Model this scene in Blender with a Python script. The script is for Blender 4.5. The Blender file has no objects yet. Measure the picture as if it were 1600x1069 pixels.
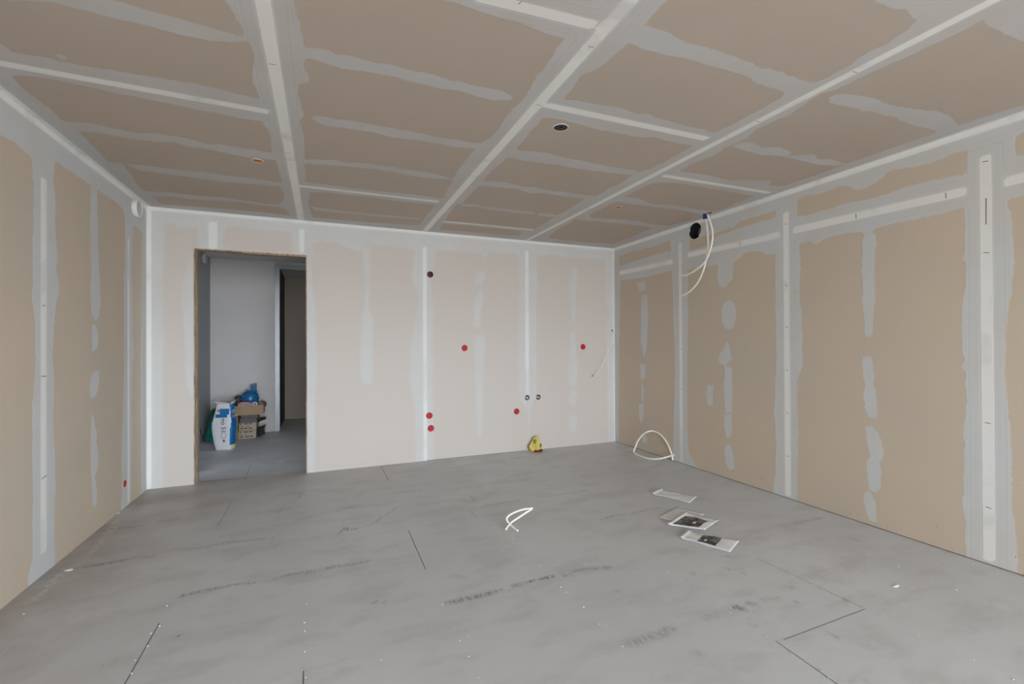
import bpy, bmesh, math, random
import numpy as np
from mathutils import Vector, Matrix

# ------------------------------------------------------------------ camera, sky, exposure
CAMF, YAW, PITCH, ROLL, CAMH = 713.591, 0.392427, 0.00483134, -0.00455553, 1.26474
LX, RX, BY, H = -1.43607, 3.49025, 4.95811, 2.5
REAR = -5.6
def cam_axes():
    cy, sy, cp, sp = math.cos(YAW), math.sin(YAW), math.cos(PITCH), math.sin(PITCH)
    f = np.array([sy*cp, cy*cp, sp]); r = np.array([cy, -sy, 0.]); u = np.cross(r, f)
    c, s = math.cos(ROLL), math.sin(ROLL)
    return c*r+s*u, -s*r+c*u, f
CR, CU, CF = cam_axes(); CO = np.array([0, 0, CAMH])
scene = bpy.context.scene
COL = scene.collection
cam = bpy.data.cameras.new('camera'); camo = bpy.data.objects.new('camera', cam); COL.objects.link(camo)
cam.sensor_width = 36; cam.lens = CAMF/1600*36; cam.clip_start = .05
camo.matrix_world = Matrix(((CR[0], CU[0], -CF[0], CO[0]), (CR[1], CU[1], -CF[1], CO[1]), (CR[2], CU[2], -CF[2], CO[2]), (0, 0, 0, 1)))
scene.camera = camo
scene.view_settings.view_transform = 'Standard'; scene.view_settings.look = 'None'
scene.view_settings.gamma = 1; scene.view_settings.use_curve_mapping = False
scene.view_settings.exposure = 1.36
scene.cycles.max_bounces = 14; scene.cycles.diffuse_bounces = 10
scene.cycles.use_denoising = True

world = bpy.data.worlds.new('daylight'); scene.world = world; world.use_nodes = True
wt = world.node_tree; wt.nodes.clear()
wo = wt.nodes.new('ShaderNodeOutputWorld'); wb = wt.nodes.new('ShaderNodeBackground')
tc = wt.nodes.new('ShaderNodeTexCoord'); sx = wt.nodes.new('ShaderNodeSeparateXYZ'); rp = wt.nodes.new('ShaderNodeValToRGB')
mp = wt.nodes.new('ShaderNodeMapRange'); mp.inputs[1].default_value = -1; mp.inputs[2].default_value = 1
wt.links.new(tc.outputs['Generated'], sx.inputs[0]); wt.links.new(sx.outputs[2], mp.inputs[0]); wt.links.new(mp.outputs[0], rp.inputs[0])
el = rp.color_ramp.elements
el[0].position = 0.46; el[0].color = (.36, .37, .38, 1)
el[1].position = 0.53; el[1].color = (.81, .905, 1, 1)
e = el.new(1.0); e.color = (.74, .865, 1, 1)
wt.links.new(rp.outputs[0], wb.inputs[0]); wb.inputs[1].default_value = 12.0
wt.links.new(wb.outputs[0], wo.inputs[0])

# window openings in the rear wall (behind the camera); daylight enters through them and an opening added to brighten the hall
WIN = [(-.7, .95, .55, 2.3), (1.25, 3.3, .55, 2.3)]
SIDEWIN = (-4.4, -2.6, .08, 2.25)      # opening in the right wall behind the camera
def portal(name, loc, rot, sx_, sy_):
    l = bpy.data.lights.new(name, 'AREA'); l.shape = 'RECTANGLE'; l.size = sx_; l.size_y = sy_; l.cycles.is_portal = True
    o = bpy.data.objects.new(name, l); o.location = loc; o.rotation_euler = rot; COL.objects.link(o); return o
for i, (a, b, c, d) in enumerate(WIN):
    portal('window_portal', ((a+b)/2, REAR-.2, (c+d)/2), (math.radians(90), 0, 0), b-a, d-c)
portal('window_portal', (RX+.2, (SIDEWIN[0]+SIDEWIN[1])/2, (SIDEWIN[2]+SIDEWIN[3])/2), (math.radians(90), 0, math.radians(90)), SIDEWIN[1]-SIDEWIN[0], SIDEWIN[3]-SIDEWIN[2])
HRX = 1.6
HALLFILL = (5.6, 5.95, 1.45, 1.80)   # small unseen opening added in the hall's right wall to brighten the hall, y0 y1 z0 z1
portal('hall_fill_portal', (HRX+.1, (HALLFILL[0]+HALLFILL[1])/2, (HALLFILL[2]+HALLFILL[3])/2), (math.radians(90), 0, math.radians(90)), HALLFILL[1]-HALLFILL[0], HALLFILL[3]-HALLFILL[2])

# ------------------------------------------------------------------ helpers
random.seed(4)
def U(px, py, axis, val):
    """photo point -> point on the surface where coordinate `axis` equals val"""
    d = CF + CR*(px-800)/CAMF - CU*(py-534.5)/CAMF
    t = (val-CO[axis])/d[axis]
    return CO + t*d
def UV(pts, axis, val):
    k = [i for i in range(3) if i != axis]
    return np.array([U(x, y, axis, val)[k] for x, y in pts])
def crop(x0, y0, s, pts): return [(x0+x/s, y0+y/s) for x, y in pts]
def prop(o, label=None, cat=None, group=None, kind=None):
    if label: o['label'] = label
    if cat: o['category'] = cat
    if group: o['group'] = group
    if kind: o['kind'] = kind
    return o
def empty(name, loc, rz=0, label=None, cat=None, group=None):
    o = bpy.data.objects.new(name, None); COL.objects.link(o); o.location = loc; o.rotation_euler = (0, 0, rz); o.empty_display_size = .05
    return prop(o, label, cat, group)
def link(name, bm, mats, parent=None, smooth=False, **kw):
    me = bpy.data.meshes.new(name); bmesh.ops.recalc_face_normals(bm, faces=bm.faces) if kw.pop('recalc', True) else None
    bm.to_mesh(me); bm.free()
    for m in (mats if isinstance(mats, (list, tuple)) else [mats]): me.materials.append(m)
    if smooth:
        for p in me.polygons: p.use_smooth = True
    o = bpy.data.objects.new(name, me); COL.objects.link(o)
    if parent: o.parent = parent
    return prop(o, **kw)
def box(bm, lo, hi, mat=0, M=None, bev=0):
    vs = [bm.verts.new((x, y, z)) for z in (lo[2], hi[2]) for y in (lo[1], hi[1]) for x in (lo[0], hi[0])]
    fs = [bm.faces.new([vs[i] for i in q]) for q in ((0, 2, 3, 1), (4, 5, 7, 6), (0, 1, 5, 4), (2, 6, 7, 3), (0, 4, 6, 2), (1, 3, 7, 5))]
    for f in fs: f.material_index = mat
    if bev:
        es = list({e for f in fs for e in f.edges})
        r = bmesh.ops.bevel(bm, geom=es, offset=bev, segments=2, affect='EDGES', profile=.6)
        vs = list({v for f in r['faces'] for v in f.verts} | {v for v in vs if v.is_valid})
    if M is not None:
        for v in vs: v.co = M @ v.co
    return vs
def lathe(bm, prof, seg=32, M=None, mat=0, cap=True):
    """profile [(r,z)...] around z"""
    rings = []
    for r, z in prof:
        if r < 1e-6: ring = [bm.verts.new((0, 0, z))]
        else: ring = [bm.verts.new((r*math.cos(2*math.pi*i/seg), r*math.sin(2*math.pi*i/seg), z)) for i in range(seg)]
        rings.append(ring)
    for a, b in zip(rings, rings[1:]):
        for i in range(seg):
            j = (i+1) % seg
            if len(a) == 1 and len(b) == 1: continue
            if len(a) == 1: f = bm.faces.new((a[0], b[j], b[i]))
            elif len(b) == 1: f = bm.faces.new((a[i], a[j], b[0]))
            else: f = bm.faces.new((a[i], a[j], b[j], b[i]))
            f.material_index = mat
    if M is not None:
        for r in rings:
            for v in r: v.co = M @ v.co
def catmull(P, n=10):
    P = [Vector(p) for p in P]; Q = [P[0]*2-P[1]]+P+[P[-1]*2-P[-2]]; out = []
    for i in range(1, len(Q)-2):
        a, b, c, d = Q[i-1:i+3]
        for k in range(n):
            t = k/n
            out.append(.5*((2*b)+(c-a)*t+(2*a-5*b+4*c-d)*t*t+(3*b-3*c+d-a)*t**3))
    out.append(P[-1]); return out
def tube(bm, P, r, seg=12, mat=0, n=10, smooth_path=True, hollow=False):
    pts = catmull(P, n) if smooth_path else [Vector(p) for p in P]
    rings = []; up = Vector((0.13, .31, .94)).normalized()
    for i, p in enumerate(pts):
        t = (pts[min(i+1, len(pts)-1)]-pts[max(i-1, 0)]).normalized()
        s = t.cross(up)
        if s.length < .05: s = t.cross(Vector((1, 0, 0)))
        s.normalize(); w = s.cross(t).normalized(); up = w
        rings.append([bm.verts.new(p+r*(math.cos(2*math.pi*k/seg)*s+math.sin(2*math.pi*k/seg)*w)) for k in range(seg)])
    for a, b in zip(rings, rings[1:]):
        for k in range(seg):
            f = bm.faces.new((a[k], a[(k+1) % seg], b[(k+1) % seg], b[k])); f.material_index = mat
    for ring, sgn in ((rings[0], -1), (rings[-1], 1)):
        f = bm.faces.new(ring); f.material_index = mat
        if hollow:
            q = bmesh.ops.inset_individual(bm, faces=[f], thickness=r*.25)['faces']
            bmesh.ops.translate(bm, verts=list(f.verts), vec=(pts[1]-pts[0]).normalized()*r if sgn < 0 else (pts[-2]-pts[-1]).normalized()*r)

# ------------------------------------------------------------------ materials
def nm(name):
    m = bpy.data.materials.new(name); m.use_nodes = True; t = m.node_tree
    b = t.nodes['Principled BSDF']; return m, t, b
def noise(t, scale, det=3, rough=.5, vec=None, dim='3D'):
    n = t.nodes.new('ShaderNodeTexNoise'); n.noise_dimensions = dim
    n.inputs['Scale'].default_value = scale; n.inputs['Detail'].default_value = det; n.inputs['Roughness'].default_value = rough
    if vec is not None and dim != '1D': t.links.new(vec, n.inputs['Vector'])
    return n.outputs[0]
def math_(t, op, a, b=None, c=None):
    n = t.nodes.new('ShaderNodeMath'); n.operation = op
    for i, v in enumerate((a, b, c)):
        if v is None: continue
        if isinstance(v, (int, float)): n.inputs[i].default_value = v
        else: t.links.new(v, n.inputs[i])
    return n.outputs[0]
def ramp(t, v, a, b, lo=0, hi=1, smooth=True):
    n = t.nodes.new('ShaderNodeMapRange'); n.interpolation_type = 'SMOOTHSTEP' if smooth else 'LINEAR'
    t.links.new(v, n.inputs[0]); n.inputs[1].default_value = a; n.inputs[2].default_value = b
    n.inputs[3].default_value = lo; n.inputs[4].default_value = hi; return n.outputs[0]
def mix(t, f, a, b, mode='MIX'):
    n = t.nodes.new('ShaderNodeMix'); n.data_type = 'RGBA'; n.blend_type = mode
    if isinstance(f, (int, float)): n.inputs[0].default_value = f
    else: t.links.new(f, n.inputs[0])
    for i, v in ((6, a), (7, b)):
        if isinstance(v, tuple): n.inputs[i].default_value = v+(1,)
        else: t.links.new(v, n.inputs[i])
    return n.outputs[2]
def coords(t, scale=None):
    g = t.nodes.new('ShaderNodeTexCoord'); v = g.outputs['Object']
    if scale:
        m = t.nodes.new('ShaderNodeMapping'); m.inputs['Scale'].default_value = scale; t.links.new(v, m.inputs[0]); v = m.outputs[0]
    return v
def attr(t, name):
    a = t.nodes.new('ShaderNodeAttribute'); a.attribute_name = name; return a.outputs['Fac']
def plain(name, col, rough=.6, metal=0, var=.08, scale=20, bump=0):
    m, t, b = nm(name); c = coords(t); n = noise(t, scale, 4, .6, c)
    col2 = tuple(x*(1-var) for x in col); t.links.new(mix(t, n, col, col2), b.inputs['Base Color'])
    b.inputs['Roughness'].default_value = rough; b.inputs['Metallic'].default_value = metal
    if bump:
        bp = t.nodes.new('ShaderNodeBump'); bp.inputs['Strength'].default_value = bump; bp.inputs['Distance'].default_value = .004
        t.links.new(n, bp.inputs['Height']); t.links.new(bp.outputs[0], b.inputs['Normal'])
    return m
def wallboard(name, board, board2, filler, filler2, tape, soft=.004, rag=1.0, opac=(.86, 1.0)):
    m, t, b = nm(name); c = coords(t)
    fd = attr(t, 'fill'); td = attr(t, 'tape')
    n1 = noise(t, 22, 4, .6, c); n2 = noise(t, 7, 2, .5, c)
    e = math_(t, 'ADD', fd, math_(t, 'MULTIPLY', math_(t, 'SUBTRACT', n1, .5), .028*rag))
    e = math_(t, 'ADD', e, math_(t, 'MULTIPLY', math_(t, 'SUBTRACT', n2, .5), .022*rag))
    f = ramp(t, e, -soft, soft)
    # thin filler lets some paper through
    n3 = noise(t, 3.5, 3, .5, c)
    f = math_(t, 'MULTIPLY', f, ramp(t, n3, .35, .6, opac[0], opac[1]))
    bc = mix(t, ramp(t, noise(t, 1.3, 3, .5, c), .3, .7), board, board2)
    # fibres of the grey-brown paper
    bc = mix(t, math_(t, 'MULTIPLY', ramp(t, noise(t, 160, 2, .6, c), .45, .75), .05), bc, (.42, .38, .33))
    fc = mix(t, ramp(t, noise(t, 2.2, 3, .5, c), .3, .7), filler, filler2)
    # trowel ridges running along the joint
    s = t.nodes.new('ShaderNodeTexNoise'); s.noise_dimensions = '1D'; s.inputs['Scale'].default_value = 1; s.inputs['Detail'].default_value = 2
    t.links.new(math_(t, 'MULTIPLY', td, 70), s.inputs['W'])
    near = ramp(t, td, -.12, -.03)
    ridge = math_(t, 'MULTIPLY', ramp(t, s.outputs[0], .48, .72), near)
    fc = mix(t, math_(t, 'MULTIPLY', ridge, .28), fc, tuple(x*.80 for x in filler))
    ridge2 = math_(t, 'MULTIPLY', ramp(t, s.outputs[0], .5, .28), near)
    fc = mix(t, math_(t, 'MULTIPLY', ridge2, .25), fc, tape)
    col = mix(t, f, bc, fc)
    # paper tape
    tt = ramp(t, math_(t, 'ADD', td, math_(t, 'MULTIPLY', math_(t, 'SUBTRACT', n1, .5), .003)), -.0015, .0015)
    cover = ramp(t, noise(t, 2.6, 3, .6, coords(t, (1.3, 1.3, .9))), .33, .46, .55, 1)
    col = mix(t, math_(t, 'MULTIPLY', tt, cover), col, tape)
    # specks of dirt low on the walls
    sp = attr(t, 'speck')
    vor = t.nodes.new('ShaderNodeTexVoronoi'); vor.inputs['Scale'].default_value = 26; t.links.new(c, vor.inputs['Vector'])
    dot = math_(t, 'MULTIPLY', ramp(t, vor.outputs['Distance'], .13, .07), ramp(t, noise(t, 6, 2, .5, c), .5, .62))
    col = mix(t, math_(t, 'MULTIPLY', math_(t, 'MULTIPLY', dot, sp), .7), col, (.10, .085, .07))
    t.links.new(col, b.inputs['Base Color']); b.inputs['Roughness'].default_value = .85; b.inputs['Specular IOR Level'].default_value = .25
    bp = t.nodes.new('ShaderNodeBump'); bp.inputs['Strength'].default_value = .35; bp.inputs['Distance'].default_value = .0015
    t.links.new(math_(t, 'ADD', math_(t, 'ADD', f, tt), math_(t, 'MULTIPLY', s.outputs[0], .5)), bp.inputs['Height']); t.links.new(bp.outputs[0], b.inputs['Normal'])
    return m
BOARD = (.505, .395, .300); BOARD2 = (.475, .385, .295); FILL = (.475, .470, .450); FILL2 = (.455, .470, .475); TAPE = (.69, .67, .63)
m_ceil = wallboard('ceiling_board', (.50, .415, .345), (.485, .41, .34), (.56, .535, .52), (.535, .535, .525), (.80, .785, .75), opac=(.78, .98))
m_side = wallboard('side_wall_board', (.61, .515, .41), (.57, .50, .41), (.625, .625, .615), (.61, .635, .645), (.82, .82, .80))
m_back = wallboard('back_wall_board', (.655, .60, .56), (.645, .60, .56), (.665, .67, .66), (.65, .665, .67), (.80, .81, .80), soft=.02, rag=.9, opac=(.6, .95))
m_edge = plain('tape_mark', (.16, .15, .14), .8)
m_hallboard = plain('hall_board', (.70, .69, .69), .8, var=.12, scale=2)
m_white = plain('white_plastic', (.80, .80, .79), .35, var=.03)
m_cable = plain('white_conduit', (.92, .885, .81), .4, var=.04)
m_red = plain('red_cap', (.52, .016, .022), .4, var=.15, scale=60)
m_darkred = plain('dark_red_box', (.10, .006, .010), .5, var=.2)
m_ring = plain('torn_board_edge', (.82, .76, .72), .8, bump=.5)
m_black = plain('black_plastic', (.025, .024, .023), .55)
m_orange = plain('orange_cap', (.55, .15, .04), .5)
m_blue = plain('blue_plastic', (.005, .15, .40), .3, var=.25, scale=12)
m_navy = plain('navy_plug', (.010, .035, .22), .4)
m_chrome = plain('steel_pipe', (.62, .63, .64), .25, metal=.9)
m_steel = plain('galvanised_steel', (.50, .52, .56), .38, metal=.55, var=.15, scale=9)
m_duct = plain('duct_metal', (.05, .055, .065), .45, metal=.4)
m_screw = plain('screw_head', (.55, .55, .57), .3, metal=.4)
m_joint = plain('floor_gap', (.055, .052, .05), .9)
m_dust = plain('gypsum_dust', (.62, .61, .59), .9)
m_green = plain('green_foam', (.015, .36, .29), .6, var=.2, scale=8)
m_gdark = plain('dark_green_plastic', (.035, .09, .045), .4)
m_kraft = plain('brown_cardboard', (.46, .32, .20), .8, var=.15, scale=14)
m_kraft2 = plain('pale_cardboard', (.50, .41, .31), .8, var=.15, scale=18)
m_greycard = plain('greyish_cardboard', (.20, .165, .165), .8, var=.25, scale=14)
m_foil = plain('dark_foil', (.10, .10, .095), .35, metal=.4, var=.5, scale=25, bump=.6)
m_print = plain('black_print', (.03, .03, .035), .6, var=.4, scale=30)
m_bagwhite = plain('bag_paper', (.74, .74, .78), .6, var=.06, scale=7, bump=.15)
m_bagblue = plain('bag_blue', (.01, .21, .55), .5, var=.45, scale=26)
m_bagin = plain('bag_lining', (.36, .29, .23), .8, bump=.5)
m_poly = plain('clear_grey_plastic', (.78, .80, .79), .25, var=.16, scale=22, bump=.8)
m_poly2 = plain('pale_plastic', (.82, .82, .83), .22, var=.10, scale=16, bump=.7)
m_yellow = plain('yellow_bag', (.72, .60, .15), .45, var=.12, scale=40, bump=.5)
m_maroon = plain('maroon_base', (.17, .012, .008), .45)
m_pink = plain('red_card', (.45, .03, .05), .5)
m_lilac = plain('lilac_card', (.42, .42, .52), .5)
# raw timber
m_wood, t, b = nm('raw_timber'); c = coords(t, (14, 14, 1.6)); n = noise(t, 6, 5, .65, c)
t.links.new(mix(t, ramp(t, n, .35, .68), (.55, .42, .30), (.22, .15, .10)), b.inputs['Base Color']); b.inputs['Roughness'].default_value = .85
# dark labels printed on the pouches
m_label, t, b = nm('dark_printed_label'); c = coords(t, (3, 3, 3)); n = noise(t, 6, 3, .7, c)
t.links.new(mix(t, ramp(t, n, .45, .62), (.022, .022, .024), (.16, .16, .16)), b.inputs['Base Color']); b.inputs['Roughness'].default_value = .35
# floor boards
m_floor, t, b = nm('grey_floor_board'); c = coords(t)
cA = mix(t, ramp(t, noise(t, .9, 4, .55, c), .3, .7), (.54, .55, .56), (.60, .61, .62))
cl = noise(t, 2.6, 6, .62, coords(t, (1, 2.2, 1)))
cA = mix(t, math_(t, 'MULTIPLY', ramp(t, cl, .46, .68), .55), cA, (.44, .44, .44))
cA = mix(t, math_(t, 'MULTIPLY', ramp(t, noise(t, 5.5, 6, .7, c), .56, .75), .35), cA, (.68, .68, .68))
cA = mix(t, math_(t, 'MULTIPLY', ramp(t, noise(t, 420, 2, .6, c), .5, .7), .22), cA, (.37, .37, .37))
sx3 = t.nodes.new('ShaderNodeSeparateXYZ'); t.links.new(c, sx3.inputs[0])
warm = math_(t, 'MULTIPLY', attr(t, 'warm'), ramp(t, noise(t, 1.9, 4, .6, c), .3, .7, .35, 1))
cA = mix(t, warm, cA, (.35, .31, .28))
sc = attr(t, 'scuff'); hatch = noise(t, 1, 3, .7, coords(t, (75, 18, 1)))
cA = mix(t, math_(t, 'MINIMUM', math_(t, 'MULTIPLY', sc, ramp(t, hatch, .38, .62, .25, 1.2)), .85), cA, (.15, .15, .15))
ds = attr(t, 'dust'); cA = mix(t, math_(t, 'MULTIPLY', ds, ramp(t, noise(t, 38, 4, .7, c), .42, .66)), cA, (.70, .69, .67))
t.links.new(cA, b.inputs['Base Color']); b.inputs['Roughness'].default_value = .5; b.inputs['Specular IOR Level'].default_value = .5

# ------------------------------------------------------------------ signed distances for filler and tape patterns
def sd_poly(P, Q, far=.35):
    """signed distance (positive inside) of points P (n,2) to polygon Q (m,2)"""
    out = np.full(len(P), -far)
    lo, hi = Q.min(0)-far, Q.max(0)+far
    k = np.where((P[:, 0] > lo[0]) & (P[:, 0] < hi[0]) & (P[:, 1] > lo[1]) & (P[:, 1] < hi[1]))[0]
    if not len(k): return out
    p = P[k]; d2 = np.full(len(p), 1e9); ins = np.zeros(len(p), bool)
    for i in range(len(Q)):
        a = Q[i]; b_ = Q[(i+1) % len(Q)]; ab = b_-a; L = (ab@ab)+1e-12
        h = np.clip(((p-a)@ab)/L, 0, 1); q = p-a-h[:, None]*ab; d2 = np.minimum(d2, (q*q).sum(1))
        c1 = (a[1] > p[:, 1]) != (b_[1] > p[:, 1])
        if c1.any():
            xx = a[0]+(p[:, 1]-a[1])*(b_[0]-a[0])/((b_[1]-a[1]) if b_[1] != a[1] else 1e-12)
            ins ^= c1 & (p[:, 0] < xx)
    out[k] = np.maximum(np.sqrt(d2)*np.where(ins, 1, -1), -far)
    return out
def sd_seg(P, a, b_, hw):
    a = np.array(a, float); b_ = np.array(b_, float); ab = b_-a; L = np.linalg.norm(ab); u = ab/L
    r = P-a; s = r@u; w = np.abs(r[:, 0]*u[1]-r[:, 1]*u[0])
    return np.minimum(hw-w, np.minimum(s, L-s))
def axes_lines(lo, hi, step, extra=()):
    v = sorted(set([round(x, 6) for x in list(np.arange(lo, hi, step))+[hi]]))
    for e_ in extra:
        v.append(e_)
    v = sorted(v); out = [v[0]]
    for x in v[1:]:
        if x-out[-1] < step*.35:
            if x in extra or x == hi: out[-1] = x if out[-1] != lo else out[-1]
            continue
        out.append(x)
    return np.array(out)
def surface(name, axis, val, aL, bL, back, mat, fill=None, tapes=(), holes=(), rect=None, marks=(), attrs=None, extra_mats=(), strips=()):
    """gridded face of a slab at coordinate axis=val; back = coordinate of the slab's far face"""
    A, B = np.meshgrid(aL, bL, indexing='ij'); P = np.stack([A.ravel(), B.ravel()], 1)
    na, nb = len(aL), len(bL); ks = [i for i in range(3) if i != axis]
    P0 = P.copy()
    ca = (aL[:-1]+aL[1:])/2; cb = (bL[:-1]+bL[1:])/2
    CA, CB = np.meshgrid(ca, cb, indexing='ij'); keep = np.ones((na-1, nb-1), bool)
    if rect: keep &= ~((CA > rect[0]) & (CA < rect[1]) & (CB > rect[2]) & (CB < rect[3]))
    for (hx, hy, hr) in holes:
        inside = ((CA-hx)**2+(CB-hy)**2) < hr*hr
        used_in = np.zeros((na, nb), bool); used_out = np.zeros((na, nb), bool)
        for di in (0, 1):
            for dj in (0, 1):
                used_in[di:na-1+di, dj:nb-1+dj] |= inside; used_out[di:na-1+di, dj:nb-1+dj] |= ~inside
        bd = (used_in & used_out).ravel(); v = P[bd]-np.array([hx, hy]); P[bd] = np.array([hx, hy])+v/np.linalg.norm(v, axis=1)[:, None]*hr
        keep &= ~inside
    idx = np.arange(na*nb).reshape(na, nb)
    f = np.stack([idx[:-1, :-1], idx[1:, :-1], idx[1:, 1:], idx[:-1, 1:]], -1)[keep]
    V = np.zeros((na*nb, 3)); V[:, axis] = val; V[:, ks[0]] = P[:, 0]; V[:, ks[1]] = P[:, 1]
    # drop unused verts
    used = np.zeros(na*nb, bool); used[f.ravel()] = True; remap = np.cumsum(used)-1
    V = V[used]; f = remap[f]; Pq = P[used]
    sgn = np.sign(val-back)  # face looks toward +axis if sgn>0
    flip = {0: 1, 1: -1, 2: 1}[axis]
    if sgn*flip < 0: f = f[:, ::-1]
    verts = V.tolist(); faces = f.tolist(); mi = [0]*len(faces)
    # slab back and rim
    def quad(pts, m=0):
        n = len(verts); verts.extend(pts); faces.append([n, n+1, n+2, n+3]); mi.append(m)
    a0, a1, b0, b1 = aL[0], aL[-1], bL[0], bL[-1]
    def pt(a, b_, w):
        r = [0, 0, 0]; r[axis] = w; r[ks[0]] = a; r[ks[1]] = b_; return r
    rects = [(a0, a1, b0, b1)]
    if rect: rects = [(a0, rect[0], b0, b1), (rect[1], a1, b0, b1), (rect[0], rect[1], rect[3], b1)]
    for (p, q, r, s) in rects: quad([pt(p, r, back), pt(q, r, back), pt(q, s, back), pt(p, s, back)])
    for (p, r, q, s) in ((a0, b0, a1, b0), (a1, b0, a1, b1), (a1, b1, a0, b1), (a0, b1, a0, b0)):
        if rect and r == b0 and s == b0:
            for (u0, u1) in ((a0, rect[0]), (rect[1], a1)): quad([pt(u0, b0, val), pt(u1, b0, val), pt(u1, b0, back), pt(u0, b0, back)])
        else: quad([pt(p, r, val), pt(q, s, val), pt(q, s, back), pt(p, r, back)])
    if rect:
        for (p, r, q, s) in ((rect[0], rect[2], rect[0], rect[3]), (rect[0], rect[3], rect[1], rect[3]), (rect[1], rect[3], rect[1], rect[2])):
            quad([pt(p, r, val), pt(q, s, val), pt(q, s, back), pt(p, r, back)])
    off = val+sgn*.0008
    for pts, m in marks: # small flat marks lying on the face
        quad([pt(a, b_, off) for a, b_ in pts], m)
    me = bpy.data.meshes.new(name); me.from_pydata(verts, [], faces)
    for m in (mat,)+tuple(extra_mats): me.materials.append(m)
    me.polygons.foreach_set('material_index', mi)
    nV = len(Pq); tot = len(verts)
    def put(nm_, arr, rest=0.):
        at = me.attributes.new(nm_, 'FLOAT', 'POINT'); full = np.full(tot, rest); full[:nV] = arr; at.data.foreach_set('value', full.astype(np.float32))
    if fill:
        beige, patches = fill
        d = np.full(nV, -.35)
        for q in beige: d = np.maximum(d, sd_poly(Pq, np.asarray(q, float)))
        fl = -d
        for q in patches: fl = np.maximum(fl, sd_poly(Pq, np.asarray(q, float)))
        put('fill', fl, -.3)
        td = np.full(nV, -.35)
        for (p, q, hw) in tapes: td = np.maximum(td, sd_seg(Pq, p, q, hw))
        put('tape', td, -.3)
    if attrs:
        for k, fn in attrs.items(): put(k, fn(Pq))
    me.update(); me.validate()
    o = bpy.data.objects.new(name, me); COL.objects.link(o); o['kind'] = 'structure'
    return o
G = .02
def yl(lo, hi, mid=.3): return np.concatenate([np.arange(lo, mid-.1, .3), axes_lines(mid, hi, G)])
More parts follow.
